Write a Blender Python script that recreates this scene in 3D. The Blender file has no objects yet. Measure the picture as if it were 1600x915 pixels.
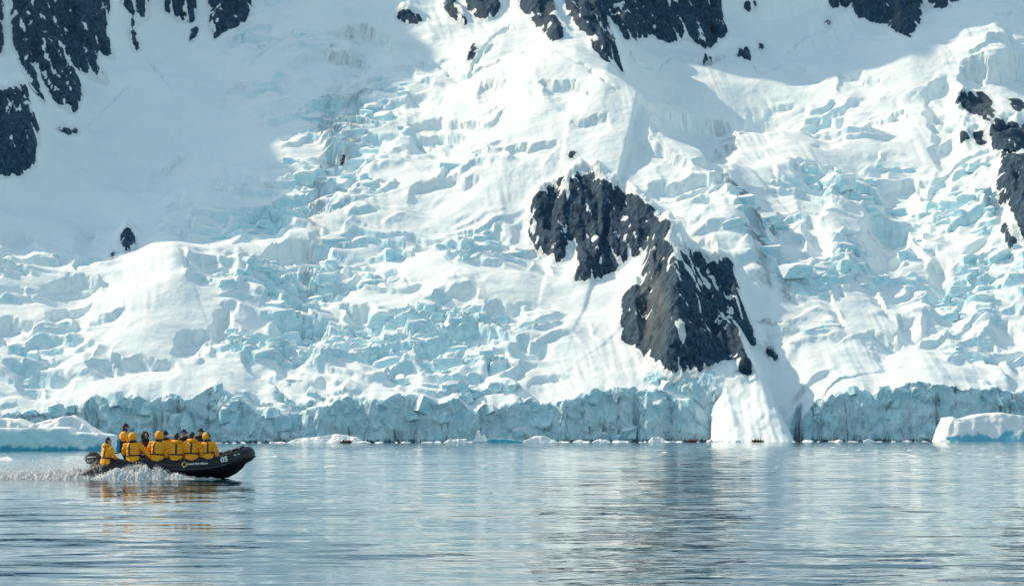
import bpy, bmesh, math, random
import numpy as np
from mathutils import Vector, Matrix, Euler

# ------------------------------------------------------------------ camera
# world: x right, y away from the camera, z up, metres, sea level z = 0
sc = bpy.context.scene
FPX = 4444.4          # 100 mm lens on 36 mm sensor, in 1600-px units
HZ, CX, CAMZ = 686.5, 800.0, 1.25
cam_d = bpy.data.cameras.new('camera')
cam = bpy.data.objects.new('camera', cam_d)
sc.collection.objects.link(cam)
cam_d.lens, cam_d.sensor_width, cam_d.sensor_fit = 100.0, 36.0, 'HORIZONTAL'
cam.location = (0, 0, CAMZ)
cam.rotation_euler = (math.radians(90), math.radians(0.12), 0)
cam_d.shift_y = (HZ - 457.5) / 1600.0
cam_d.clip_start, cam_d.clip_end = 0.5, 12000
sc.camera = cam

# ------------------------------------------------------------------ light
SUN = Vector((-0.70, 0.32, 0.63)).normalized()      # direction towards the sun
w = bpy.data.worlds.new('World'); sc.world = w; w.use_nodes = True
nt = w.node_tree
sky = nt.nodes.new('ShaderNodeTexSky'); sky.sky_type = 'NISHITA'; sky.sun_disc = False
sky.sun_elevation = math.asin(SUN.z)
sky.sun_rotation = math.atan2(SUN.x, SUN.y)
sky.air_density, sky.dust_density, sky.ozone_density = 1.0, 0.6, 1.0
bgn = nt.nodes['Background']; bgn.inputs['Strength'].default_value = 0.13
hs = nt.nodes.new('ShaderNodeHueSaturation'); hs.inputs['Saturation'].default_value = 0.84     # thin high veil
hs.inputs['Hue'].default_value = 0.468
nt.links.new(sky.outputs[0], hs.inputs['Color']); nt.links.new(hs.outputs[0], bgn.inputs[0])
sl = bpy.data.lights.new('sun', 'SUN'); sl.energy = 2.9; sl.angle = math.radians(0.5)
sl.color = (1.0, 0.83, 0.58)
so = bpy.data.objects.new('sun', sl); sc.collection.objects.link(so)
so.rotation_euler = SUN.to_track_quat('Z', 'Y').to_euler()
so.location = (-600, 900, 900)
vs = sc.view_settings
vs.view_transform, vs.look, vs.exposure, vs.gamma = 'Standard', 'None', 0.58, 1.0
vs.use_curve_mapping = False
sc.cycles.use_denoising = True
sc.cycles.max_bounces = 6; sc.cycles.diffuse_bounces = 3; sc.cycles.glossy_bounces = 3
sc.cycles.caustics_reflective = False; sc.cycles.caustics_refractive = False

COL = sc.collection
rng = np.random.default_rng(7)
random.seed(7)

# ------------------------------------------------------------------ helpers
def tag(o, label=None, cat=None, group=None, kind=None):
    if label: o['label'] = label
    if cat: o['category'] = cat
    if group: o['group'] = group
    if kind: o['kind'] = kind
    return o
def link(name, me, mat=None, parent=None):
    o = bpy.data.objects.new(name, me); COL.objects.link(o)
    if mat is not None and me is not None and not me.materials: me.materials.append(mat)
    if parent is not None: o.parent = parent
    return o
def empty(name, loc=(0, 0, 0), rot=(0, 0, 0)):
    o = bpy.data.objects.new(name, None); COL.objects.link(o)
    o.location = loc; o.rotation_euler = rot; o.empty_display_size = 0.2
    return o
def grid_mesh(name, P, fmask=None, smooth=True):
    """P: (rows, cols, 3) array -> quad mesh; fmask selects faces"""
    r, c = P.shape[:2]
    idx = np.arange(r * c).reshape(r, c)
    q = np.stack([idx[:-1, :-1], idx[:-1, 1:], idx[1:, 1:], idx[1:, :-1]], -1).reshape(-1, 4)
    if fmask is not None: q = q[fmask.reshape(-1)]
    used = np.unique(q)
    remap = np.full(r * c, -1, np.int64); remap[used] = np.arange(len(used))
    q = remap[q]; V = P.reshape(-1, 3)[used]
    me = bpy.data.meshes.new(name)
    me.vertices.add(len(V)); me.vertices.foreach_set('co', V.astype(np.float32).ravel())
    me.loops.add(len(q) * 4); me.loops.foreach_set('vertex_index', q.astype(np.int32).ravel())
    me.polygons.add(len(q))
    me.polygons.foreach_set('loop_start', (np.arange(len(q)) * 4).astype(np.int32))
    if smooth: me.polygons.foreach_set('use_smooth', np.ones(len(q), bool))
    me.update(calc_edges=True)
    return me, used
def point_attr(me, name, vals):
    a = me.attributes.new(name, 'FLOAT', 'POINT'); a.data.foreach_set('value', vals.astype(np.float32).ravel())

# numpy noise -----------------------------------------------------------
def _hi(ix, iy, seed):
    with np.errstate(over='ignore'):
        n = ix.astype(np.int32).view(np.uint32) * np.uint32(374761393) + iy.astype(np.int32).view(np.uint32) * np.uint32(668265263) + np.uint32((seed * 974634777) & 0xFFFFFFFF)
        n ^= n >> np.uint32(13); n *= np.uint32(1274126177); n ^= n >> np.uint32(16); n *= np.uint32(2246822519); n ^= n >> np.uint32(15)
    return n
def _h(ix, iy, seed):
    return (_hi(ix, iy, seed) & np.uint32(0xFFFFFF)).astype(np.float32) * np.float32(1 / 0xFFFFFF)
_CT = np.cos(np.arange(256) * 2 * np.pi / 256).astype(np.float32); _ST = np.sin(np.arange(256) * 2 * np.pi / 256).astype(np.float32)
def perlin(x, y, seed=0):
    x = np.asarray(x, np.float32); y = np.asarray(y, np.float32)
    ix, iy = np.floor(x), np.floor(y); fx, fy = x - ix, y - iy
    ix, iy = ix.astype(np.int32), iy.astype(np.int32)
    u, v = fx * fx * fx * (fx * (fx * 6 - 15) + 10), fy * fy * fy * (fy * (fy * 6 - 15) + 10)
    def g(dx, dy):
        a = _hi(ix + dx, iy + dy, seed) & np.uint32(255)
        return _CT[a] * (fx - dx) + _ST[a] * (fy - dy)
    n0 = g(0, 0); n0 += (g(1, 0) - n0) * u; n1 = g(0, 1); n1 += (g(1, 1) - n1) * u
    return (n0 + (n1 - n0) * v) * np.float32(1.5)
def fbm(x, y, o=4, seed=0, gain=0.5):
    s, a = 0, 1.0
    for i in range(o):
        s = s + a * perlin(x * 2 ** i, y * 2 ** i, seed + i * 17); a *= gain
    return s
def ridged(x, y, o=4, seed=0):
    s, a = 0, 1.0
    for i in range(o):
        s = s + a * (1 - 2 * np.abs(perlin(x * 2 ** i, y * 2 ** i, seed + i * 31))); a *= 0.5
    return s / 1.9
def voronoi(x, y, seed=0, jit=0.95):
    """returns F1, F2, random value, second random, third random, offset to the cell centre"""
    x = np.asarray(x, np.float32); y = np.asarray(y, np.float32)
    ix, iy = np.floor(x).astype(np.int32), np.floor(y).astype(np.int32)
    f1 = np.full(x.shape, 9.0, np.float32); f2 = f1.copy()
    cid = np.zeros(x.shape, np.int32); ox = np.zeros_like(f1); oy = np.zeros_like(f1)
    for dx in (-1, 0, 1):
        for dy in (-1, 0, 1):
            cx, cy = ix + dx, iy + dy
            ex = x - (cx + 0.5 + jit * (_h(cx, cy, seed) - 0.5)).astype(np.float32); ey = y - (cy + 0.5 + jit * (_h(cx, cy, seed + 5) - 0.5)).astype(np.float32)
            d = np.sqrt(ex * ex + ey * ey)
            m = d < f1
            f2 = np.where(m, f1, np.minimum(f2, d))
            ox = np.where(m, ex, ox); oy = np.where(m, ey, oy)
            cid = np.where(m, cx * 7919 + cy * 104729, cid)
            f1 = np.where(m, d, f1)
    z = np.zeros_like(cid)
    return f1, f2, _h(cid, z, seed + 11), _h(cid, z, seed + 12), _h(cid, z, seed + 13), ox, oy
def sstep(a, b, x):
    t = np.clip((x - a) / (b - a), 0, 1); return t * t * (3 - 2 * t)
def blur(A, s, axis=None):
    """separable gaussian, edge padded"""
    def one(B, ax):
        k = int(3 * s + 1); g = np.exp(-0.5 * (np.arange(-k, k + 1) / s) ** 2); g /= g.sum()
        pad = [(0, 0), (0, 0)]; pad[ax] = (k, k)
        Bp = np.pad(B, pad, mode='edge'); out = np.zeros_like(B)
        n = B.shape[ax]
        for i, wgt in enumerate(g):
            out += wgt * (Bp[i:i + n] if ax == 0 else Bp[:, i:i + n])
        return out
    if axis in (None, 0): A = one(A, 0)
    if axis in (None, 1): A = one(A, 1)
    return A
def poly_mask(polys, U, V):
    """even-odd point in polygon for arrays"""
    M = np.zeros(U.shape, bool)
    for p in polys:
        xs, ys = [a for a, b in p], [b for a, b in p]
        sel = (U > min(xs)) & (U < max(xs)) & (V > min(ys)) & (V < max(ys))
        if not sel.any(): continue
        u, v = U[sel], V[sel]; ins = np.zeros(u.shape, bool)
        for (x1, y1), (x2, y2) in zip(p, p[1:] + p[:1]):
            if y1 == y2: continue
            c = ((y1 > v) != (y2 > v)) & (u < (x2 - x1) * (v - y1) / (y2 - y1) + x1)
            ins ^= c
        t = M[sel]; t |= ins; M[sel] = t
    return M
def poly_line(pts, U, V):
    """signed distance to a polyline (positive on its right when walking along it) and position along it 0..1"""
    best = np.full(U.shape, 1e9); side = np.zeros(U.shape); par = np.zeros(U.shape); n = len(pts) - 1
    for i, ((x1, y1), (x2, y2)) in enumerate(zip(pts, pts[1:])):
        dx, dy = x2 - x1, y2 - y1; L2 = dx * dx + dy * dy
        t = np.clip(((U - x1) * dx + (V - y1) * dy) / L2, 0, 1)
        ex, ey = U - (x1 + t * dx), V - (y1 + t * dy)
        d = np.hypot(ex, ey); m = d < best
        best = np.where(m, d, best); side = np.where(m, np.sign(dx * ey - dy * ex), side); par = np.where(m, (i + t) / n, par)
    return best, side, par

# node helper -------------------------------------------------------------
class NT:
    def __init__(s, name):
        s.m = bpy.data.materials.new(name); s.m.use_nodes = True
        s.t = s.m.node_tree; s.b = s.t.nodes['Principled BSDF']
    def n(s, typ, **kw):
        nd = s.t.nodes.new(typ)
        for k, v in kw.items():
            if k.startswith('i_'): nd.inputs[k[2:].replace('_', ' ')].default_value = v
            else: setattr(nd, k, v)
        return nd
    def l(s, a, b): s.t.links.new(a, b)
    def noise(s, scale, detail=4, vec=None, rough=0.55, dim='3D'):
        nd = s.n('ShaderNodeTexNoise'); nd.noise_dimensions = dim
        nd.inputs['Scale'].default_value = scale; nd.inputs['Detail'].default_value = detail
        nd.inputs['Roughness'].default_value = rough
        if vec is not None: s.l(vec, nd.inputs['Vector'])
        return nd.outputs['Fac']
    def ramp(s, fac, stops):
        nd = s.n('ShaderNodeValToRGB'); el = nd.color_ramp.elements
        while len(el) < len(stops): el.new(0.5)
        for e, (p, c) in zip(el, stops):
            e.position = p; e.color = c if len(c) == 4 else (*c, 1)
        s.l(fac, nd.inputs['Fac']); return nd.outputs['Color']
    def mix(s, fac, a, b, mode='MIX'):
        nd = s.n('ShaderNodeMix', data_type='RGBA', blend_type=mode)
        for v, k in ((fac, 0), (a, 6), (b, 7)):
            if hasattr(v, 'links'): s.l(v, nd.inputs[k])
            else: nd.inputs[k].default_value = v if not isinstance(v, tuple) else ((*v, 1) if len(v) == 3 else v)
        return nd.outputs[2]
    def attr(s, name): return s.n('ShaderNodeAttribute', attribute_name=name).outputs['Fac']
    def coords(s, scale=(1, 1, 1), kind='Object'):
        tc = s.n('ShaderNodeTexCoord'); mp = s.n('ShaderNodeMapping'); mp.inputs['Scale'].default_value = scale
        s.l(tc.outputs[kind], mp.inputs['Vector']); return mp.outputs['Vector']
    def bump(s, height, strength, dist, prev=None):
        nd = s.n('ShaderNodeBump'); nd.inputs['Strength'].default_value = strength; nd.inputs['Distance'].default_value = dist
        s.l(height, nd.inputs['Height'])
        if prev is not None: s.l(prev, nd.inputs['Normal'])
        return nd.outputs['Normal']
    def math(s, op, a, b=None):
        nd = s.n('ShaderNodeMath', operation=op)
        for i, v in enumerate((a, b)):
            if v is None: continue
            if hasattr(v, 'links'): s.l(v, nd.inputs[i])
            else: nd.inputs[i].default_value = v
        return nd.outputs[0]
def plain(name, col, rough=0.6, var=0.12, scale=30, metallic=0.0, bump=0.0):
    """base colour with fine uneven tone"""
    M = NT(name); v = M.coords()
    f = M.noise(scale, 4, v)
    lo = tuple(c * (1 - var) for c in col); hi = tuple(min(1, c * (1 + var)) for c in col)
    M.l(M.ramp(f, [(0.3, lo), (0.7, hi)]), M.b.inputs['Base Color'])
    M.b.inputs['Roughness'].default_value = rough; M.b.inputs['Metallic'].default_value = metallic
    if bump: M.l(M.bump(f, 0.5, bump), M.b.inputs['Normal'])
    return M.m
# ------------------------------------------------------------------ materials of the mountain
def snow_material():
    M = NT('snow_and_ice'); v = M.coords()
    ice = M.attr('ice')
    n1 = M.noise(0.05, 5, v); n2 = M.noise(0.35, 5, v); n3 = M.noise(1.6, 4, v)
    snow = M.ramp(n1, [(0.35, (0.80, 0.865, 0.875)), (0.65, (0.85, 0.89, 0.885))])
    icec = M.ramp(n2, [(0.25, (0.32, 0.63, 0.74)), (0.5, (0.52, 0.77, 0.84)), (0.72, (0.72, 0.85, 0.88))])
    f = M.math('ADD', ice, M.math('MULTIPLY', M.math('SUBTRACT', n2, 0.5), 0.9))
    fr = M.ramp(f, [(0.22, (0, 0, 0)), (0.78, (1, 1, 1))])
    M.l(M.mix(fr, snow, icec), M.b.inputs['Base Color'])
    M.b.inputs['Roughness'].default_value = 0.75
    M.b.inputs['Specular IOR Level'].default_value = 0.25
    b = M.bump(M.noise(0.11, 4, M.coords((.45, 1, 1)), .6), 0.5, 1.3); b = M.bump(n2, 0.5, 0.55, b); b = M.bump(n3, 0.45, 0.22, b)
    M.l(b, M.b.inputs['Normal'])
    return M.m
def rock_material():
    M = NT('dark_rock'); v = M.coords((1, 1, 0.28)); vi = M.coords()
    n1 = M.noise(0.09, 6, v, 0.6); n2 = M.noise(0.5, 6, v, 0.65); n3 = M.noise(1.5, 4, vi); nb = M.noise(0.022, 3, vi)
    c = M.ramp(n2, [(0.3, (0.006, 0.024, 0.048)), (0.5, (0.020, 0.058, 0.102)), (0.7, (0.075, 0.145, 0.215))])
    br = M.ramp(n1, [(0.3, (0.042, 0.064, 0.080)), (0.7, (0.15, 0.19, 0.215))])  # paler tone: brown rock, and sunlight painted on the crag's left face
    sunlit_brown = M.attr('sunlit_brown')
    c = M.mix(M.ramp(M.math('ADD', sunlit_brown, M.math('MULTIPLY', M.math('SUBTRACT', n1, 0.5), 0.8)), [(0.3, (0, 0, 0)), (0.8, (1, 1, 1))]), c, br)
    cov = M.math('ADD', M.attr('cover'), M.math('MULTIPLY', M.math('SUBTRACT', M.noise(0.55, 5, M.coords((1, 1, .5)), .7), .5), 0.9))
    M.l(M.mix(M.ramp(cov, [(0.27, (1, 1, 1)), (0.34, (0, 0, 0))]), c, (0.83, 0.88, 0.885)), M.b.inputs['Base Color'])
    M.b.inputs['Roughness'].default_value = 0.8
    M.b.inputs['Specular IOR Level'].default_value = 0.3
    b = M.bump(n1, .8, 4.0); b = M.bump(n2, 0.9, 1.8, b); b = M.bump(n3, 0.6, 0.5, b)
    M.l(b, M.b.inputs['Normal'])
    return M.m
def cliff_material():
    M = NT('cliff_ice'); v = M.coords((1, 1, 1)); vd = M.coords((1.0, 1.0, 0.6))
    n1 = M.noise(0.07, 5, v, .6); n2 = M.noise(0.33, 6, vd, .65); n3 = M.noise(1.2, 4, v, .6)
    f = M.math('ADD', M.math('MULTIPLY', n1, .5), M.math('MULTIPLY', n2, .5))
    c = M.ramp(f, [(0.34, (0.36, 0.63, 0.73)), (0.46, (0.54, 0.77, 0.84)), (0.56, (0.66, 0.84, 0.89)), (0.68, (0.82, 0.91, 0.93))])
    M.l(M.mix(M.ramp(M.attr('wet'), [(.3, (0, 0, 0)), (.8, (1, 1, 1))]), c, (0.03, 0.13, 0.17)), M.b.inputs['Base Color'])
    M.b.inputs['Roughness'].default_value = 0.6; M.b.inputs['Specular IOR Level'].default_value = 0.3
    vo = M.n('ShaderNodeTexVoronoi'); vo.inputs['Scale'].default_value = .28; M.l(vd, vo.inputs['Vector'])
    b = M.bump(n1, 0.8, 4.0); b = M.bump(vo.outputs['Distance'], .7, 1.4, b); b = M.bump(n2, 0.8, 1.4, b); b = M.bump(n3, 0.6, 0.4, b)
    M.l(b, M.b.inputs['Normal'])
    return M.m
MAT_SNOW, MAT_ROCK, MAT_CLIFF = snow_material(), rock_material(), cliff_material()

# ------------------------------------------------------------------ mountain side as a survey raster (x, d = metres behind the ice front)
DX = 0.7
X0, X1, D0, D1 = -392.0, 392.0, -52.0, 540.0
YF = 1390.0
xs = np.arange(X0, X1, DX); DS = 0.75
ds = np.arange(D0, D1, DS)
XX, DD = np.meshgrid(xs.astype(np.float32), ds.astype(np.float32))
UP = 0.55
def survey(x, d, z):
    """map coordinates: elevation view in picture-like units"""
    Y = YF + d
    return CX + FPX * x / Y, HZ - FPX * (z - CAMZ) / Y
# height of the ice front along the shore
fx_u = [-400, 0, 60, 120, 160, 300, 332, 365, 400, 450, 520, 590, 640, 690, 710, 735, 760, 800, 850, 900, 940, 1000, 1060, 1090, 1108, 1122, 1140, 1238, 1250, 1275, 1340, 1372, 1400, 1455, 1475, 1510, 1600, 1900]
fx_t = [640, 650, 650, 640, 626, 630, 622, 630, 648, 640, 628, 622, 624, 632, 620, 640, 630, 622, 634, 618, 612, 610, 615, 628, 650, 676, 687, 688, 660, 628, 602, 612, 604, 592, 596, 604, 618, 610]
u0 = CX + FPX * xs / YF
hfront = (690.5 - np.interp(u0, fx_u, fx_t)) / FPX * YF
hfront = blur(np.tile(hfront, (3, 1)), 2.0, 1)[1]
hjag = np.clip(hfront / 12 - .3, 0, 1) * (2.4 * fbm(xs / 11, xs * 0 + 1.7, 4, 12) + 2.5 * (_h(np.floor(xs / 9 + 1.5 * np.sin(xs / 31)).astype(int), np.zeros(len(xs), int), 3) - .5))
wob = fbm(xs / 70, xs * 0 + 3.3, 3, 5) * 9 + fbm(xs / 14, xs * 0 + 9.1, 3, 8) * 3.2
ramp = sstep(1105, 1130, u0) * (1 - sstep(1225, 1250, u0))
for k in range(15):                       # clefts that split the front into towers
    cx_ = X0 + 52 * k + 21 * math.sin(k * 2.7); wob -= -(1.6 + 1.2 * math.sin(k * 5.1)) * np.clip(1 - np.abs(xs - cx_) / (3.2 + 1.5 * math.sin(k * 1.9)), 0, 1)
wob = wob * (1 - ramp)
Dm = DD - wob[None]                       # distance behind the wavy front
Dp = np.maximum(Dm, 0)
B = 22 + UP * np.maximum(DD, -2) + (hfront[None] - 22) * np.exp(-np.maximum(DD, 0) / 38.0) + hjag[None] * np.exp(-np.maximum(DD - wob[None], 0) / 5.0)
# snow fan running down into the sea between the two ice cliffs
ucone = CX + FPX * XX / (YF + DD)
ur_ = 1268 - 58 * np.clip((DD + 45) / 45, 0, 1); ul_ = 1098 - 150 * sstep(-8, 14, DD); hw_ = (ur_ - ul_) / 2; uc_ = (ul_ + ur_) / 2
cone = np.minimum(.75 * (DD + 45), 34 + .35 * DD) - 34 * np.clip(np.abs(ucone - uc_) / hw_, 0, 1.5) ** 5 + 5 * np.clip((ucone - uc_) / hw_, -1, 1)
cone = cone + 1.1 * fbm((XX + .1 * DD) / 6, DD / 40, 3, 320) + .8 * fbm(XX / 12, DD / 12, 3, 322)
cmask = (ucone > ul_ - 4) & (ucone < 1266)
# broad relief: ridges and hollows as polylines in survey units -------------
def relief(H, pts, amp, wl, wr, shape=1.3):
    U, V = survey(XX, DD, H)
    d, s, t = poly_line(pts, U, V)
    a = np.interp(t, np.linspace(0, 1, len(amp)), amp)
    wd = np.where(s > 0, wr, wl)
    return a * np.exp(-(d / wd) ** shape)
H = B.copy()
add = np.zeros_like(H)
# side > 0 is clockwise of the walking direction (screen right when walking up)
add += relief(B, [(1230, 720), (1215, 600), (1195, 520), (1150, 415), (1090, 345), (1000, 285), (900, 235), (800, 235), (690, 215)], [0, 2, 12, 32, 40, 36, 30, 18, 6], 130, 62, 1.5)
add += relief(B, [(1075, 225), (1040, 196), (960, 182), (880, 140), (800, 105), (720, 85), (620, 30), (600, -40)], [4, 14, 28, 34, 32, 26, 22, 18], 160, 95, 1.7)
add += relief(B, [(360, 140), (430, 105), (500, 75), (560, 30)], [2, 12, 14, 10], 80, 60, 1.6)
add += relief(B, [(230, 500), (280, 440), (330, 430)], [9, 12, 8], 75, 75, 2)
add += relief(B, [(1250, 300), (1300, 400), (1340, 500)], [10, 14, 6], 60, 60, 1.6)
add += relief(B, [(1330, 110), (1420, 95), (1480, 60)], [6, 14, 14], 70, 70, 1.8)
add += relief(B, [(1560, 60), (1570, 230), (1640, 420)], [16, 26, 30], 70, 90, 1.6)
add += relief(B, [(1060, 120), (1200, 150), (1330, 165)], [-20, -26, -16], 80, 60, 1.8)
add += relief(B, [(90, 330), (200, 240), (330, 180)], [-8, -16, -10], 110, 100, 1.8)
add += relief(B, [(0, 60), (60, 60), (150, 20)], [26, 26, 26], 70, 70, 1.8)
add += relief(B, [(-20, 190), (25, 200)], [16, 16], 50, 50, 2)
add *= sstep(-5, 60, DD)
H += add + sstep(30, 120, DD) * 9 * fbm(XX / 120, DD / 90, 3, 21)
H = np.where(cmask & (DD < 60), np.where((DD < 6) & (ramp[None] > .01), np.maximum(np.minimum(H, cone + 6), cone), np.maximum(H, cone)), H)
# left spur outside the picture and steeper cliffs above it
def outer(x, d):
    return 1.5 * np.clip(-x - 372, 0, 186) * sstep(290, 340, d + 25 * np.sin(x / 55.0)) * (1 + 0.08 * fbm(d / 60 + x * 0, x / 90, 4, 310))
H += outer(XX, DD) + 0.75 * np.maximum(0, DD - 470) + 4.0 * np.clip(DD - 480, 0, 42) * sstep(-120, -85, XX) * (1 - sstep(95, 175, XX))

# rock outcrops ------------------------------------------------------------
ROCKS = {
 'central_upper': [[(825,352),(833,308),(860,292),(870,280),(905,262),(915,270),(935,262),(950,285),(985,300),(1010,318),(1030,332),(1048,352),(1045,368),(1030,380),(1015,392),(985,402),(965,420),(940,432),(915,440),(898,438),(905,410),(900,370),(890,375),(885,400),(870,412),(865,395),(850,398),(835,385)]],
 'central_lower': [[(1015,392),(1040,380),(1070,390),(1095,396),(1110,410),(1143,405),(1150,445),(1162,482),(1185,543),(1176,538),(1160,517),(1151,510),(1160,545),(1173,570),(1172,584),(1160,580),(1150,562),(1130,560),(1110,570),(1095,577),(1050,575),(1025,568),(1005,560),(990,535),(974,530),(972,500),(975,465),(985,450),(1003,445),(1005,420)]],
 'left_high': [[(15,-60),(22,60),(35,100),(50,130),(66,160),(72,158),(62,130),(58,104),(75,135),(90,165),(97,155),(105,170),(118,178),(124,160),(130,135),(118,110),(108,92),(125,110),(150,120),(173,132),(165,115),(150,95),(157,78),(180,92),(172,60),(165,40),(172,15),(175,-60)]],
 'left_low': [[(-30,150),(20,135),(42,130),(52,170),(60,195),(55,250),(35,272),(10,268),(-30,275)]],
 'left_strip': [[(188,-60),(192,5),(205,20),(205,60),(212,82),(221,74),(209,42),(215,27),(232,24),(236,-60)]],
 'left_edge': [[(-30,-40),(4,-10),(6,60),(2,85),(-30,90)]],
 'top_a': [[(250,-60),(262,18),(285,30),(305,36),(312,-60)]],
 'top_b': [[(322,-60),(328,15),(331,42),(337,62),(350,47),(375,42),(392,20),(410,-60)]],
 'top_c': [[(790,-60),(815,10),(832,30),(850,47),(865,64),(880,62),(884,50),(870,25),(855,-60)]],
 'top_d': [[(866,-60),(890,20),(905,42),(925,64),(930,77),(950,97),(965,97),(975,120),(975,105),(966,75),(957,50),(944,20),(953,24),(968,40),(978,62),(996,60),(1010,57),(1020,50),(1030,62),(1050,67),(1075,57),(1090,67),(1105,78),(1115,67),(1135,57),(1138,45),(1130,30),(1122,-60)]],
 'top_e': [[(690,-40),(697,15),(705,25),(720,38),(733,41),(726,25),(712,8),(708,-40)]],
 'top_f': [[(716,-40),(735,15),(745,25),(765,31),(781,20),(784,-40)]],
 'top_g': [[(1280,-60),(1300,12),(1320,10),(1335,8),(1340,25),(1365,32),(1390,38),(1405,50),(1422,58),(1432,48),(1441,25),(1437,-60)]],
 'top_h': [[(1447,-60),(1452,5),(1460,12),(1475,14),(1490,6),(1510,-4),(1512,-60)]],
 'right_a': [[(1488,164),(1508,146),(1538,146),(1550,160),(1556,180),(1548,192),(1530,180),(1510,172)]],
 'right_b': [[(1550,186),(1575,192),(1630,200),(1630,228),(1580,237),(1570,247),(1560,237),(1550,225)]],
 'right_c': [[(1640,240),(1582,244),(1566,252),(1560,270),(1555,300),(1565,315),(1580,320),(1590,345),(1602,372),(1640,380)]],
 'right_d': [[(1565,345),(1575,353),(1591,375),(1589,387),(1575,387),(1568,365)]],
 'left_small': [[(192,358),(206,357),(210,375),(199,389),(189,371)]],
 'specks': [[(732,92),(741,67),(746,74),(739,95)],[(1100,98),(1105,84),(1116,92),(1109,104)],[(1148,87),(1170,74),(1173,94),(1162,90)],[(1184,65),(1195,73),(1191,84)],[(1288,30),(1300,34),(1298,42),(1288,36)],
            [(296,64),(302,46),(309,38),(309,50),(301,66)],[(890,238),(898,236),(899,248),(892,246)],[(1500,205),(1512,202),(1516,218),(1506,222)],[(1520,212),(1535,206),(1542,224),(1530,228)],[(1190,545),(1205,548),(1219,560),(1208,563)],
            [(205,20),(219,2),(225,10),(212,24)],[(92,198),(106,200),(124,199),(124,206),(108,205),(94,204)],[(524,252),(533,244),(546,246),(544,254)],[(619,20),(640,17),(658,24),(654,32),(634,36)],[(172,392),(181,396),(178,402)],[(700,2),(711,6),(707,14)],[(1162,8),(1185,2),(1183,12),(1168,16)],[(1575,155),(1600,162),(1612,170),(1590,176)],[(645,22),(661,28),(655,34),(647,32)]],
}
U, V = survey(XX, DD, H)
jx = 5.0 * fbm(XX / 7, DD / 7, 3, 40); jy = 5.0 * fbm(XX / 7, DD / 9, 3, 44)
allp = [p for k in ROCKS for p in ROCKS[k]]
rm = poly_mask(allp, U, V).astype(float)
rs = blur(rm, 4.0)
bulge = {'big': 0}
# rocks stand proud, fluted along the fall line
flute = ridged(XX / 9 + 0.3 * fbm(XX / 30, DD / 30, 2, 3), DD / 46, 4, 60)
rough_r = ridged(XX / 16, DD / 16, 5, 66)
rv1, rv2, ra_, rb_, rc_, rox, roy = voronoi((XX + .3 * DD) / 11, DD / 17, 62)
Hr = rs * (5.0 + 5.0 * flute + 3.5 * rough_r + 4 * (ra_ - .5) + 7 * rox * (rb_ - .5))
# arete of the central outcrop: sunlit left facet, dark right facet
d, s, t = poly_line([(1040, 375), (1050, 450), (1064, 585)], U, V)
Hr += blur(poly_mask(ROCKS['central_lower'], U, V).astype(float), 5) * np.maximum(0, 16 - d * np.where(s > 0, 0.36, 0.30)) * sstep(0, .25, t + .1)
H += Hr

# roughness of the ice: 0 smooth snow, 1 broken icefall (rows every 76 units down, columns every 100 across)
RT = np.array([
 # 0   100  200  300  400  500  600  700  800  900 1000 1100 1200 1300 1400 1500 1600
 [.05, .02, .02, .05, .25, .30, .25, .05, .10, .05, .05, .02, .02, .02, .02, .10, .15],   # 0
 [.02, .00, .02, .05, .30, .40, .35, .12, .20, .06, .03, .02, .05, .05, .02, .20, .25],   # 76
 [.02, .00, .00, .05, .40, .65, .60, .35, .12, .08, .18, .10, .35, .40, .15, .35, .25],   # 152
 [.05, .04, .04, .12, .35, .75, .60, .35, .30, .02, .15, .15, .20, .35, .12, .45, .40],   # 228
 [.06, .08, .10, .40, .60, .80, .55, .55, .35, .02, .06, .25, .75, .95, .55, .60, .50],   # 304
 [.15, .20, .30, .45, .75, .70, .60, .70, .35, .04, .04, .15, .75, .95, .65, .75, .60],   # 380
 [.60, .60, .25, .35, .90, .85, .85, .80, .45, .10, .04, .05, .45, .85, .55, .70, .60],   # 456
 [.65, .50, .30, .65, .95, 1.0, 1.0, .90, .55, .20, .02, .02, .20, .40, .45, .45, .40],   # 532
 [.60, .35, .30, .65, .90, .80, .75, .70, .50, .20, .02, .00, .30, .40, .35, .30, .25],   # 608
 [.35, .25, .25, .35, .40, .40, .40, .40, .40, .15, .00, .00, .30, .30, .25, .25, .25]])  # 684
def table(T, U, V, su, sv):
    u = np.clip(U / su, 0, T.shape[1] - 1.001); v = np.clip(V / sv, 0, T.shape[0] - 1.001)
    i, j = u.astype(int), v.astype(int); a, b = u - i, v - j
    return (T[j, i] * (1 - a) + T[j, i + 1] * a) * (1 - b) + (T[j + 1, i] * (1 - a) + T[j + 1, i + 1] * a) * b
U, V = survey(XX, DD, H)
R = table(RT, U + 45 * fbm(XX / 50, DD / 50, 2, 70), V + 28 * fbm(XX / 40, DD / 40, 2, 72), 100, 76)
R = R * (0.25 + 0.95 * sstep(-.35, .35, fbm(XX / 70 + 7, DD / 42, 3, 74)))
for (eu, ev, ea, eb) in [(270,478,92,60),(250,602,180,28),(640,415,80,18),(1180,245,80,36),(1000,140,260,60),(1300,95,190,50),(880,225,110,45),(1100,620,170,60),(1335,480,36,40),(1390,375,48,36),(1400,592,130,24),(150,220,260,150),(620,470,60,16),(60,440,90,16)]:
    R = R * (1 - .85 * np.exp(-(((U - eu) / ea) ** 2 + ((V - ev) / eb) ** 2) ** 2))
R = np.clip(R * (1 - rs * 0.9), 0, 1)
edge = sstep(-1, 14, Dm)

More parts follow.
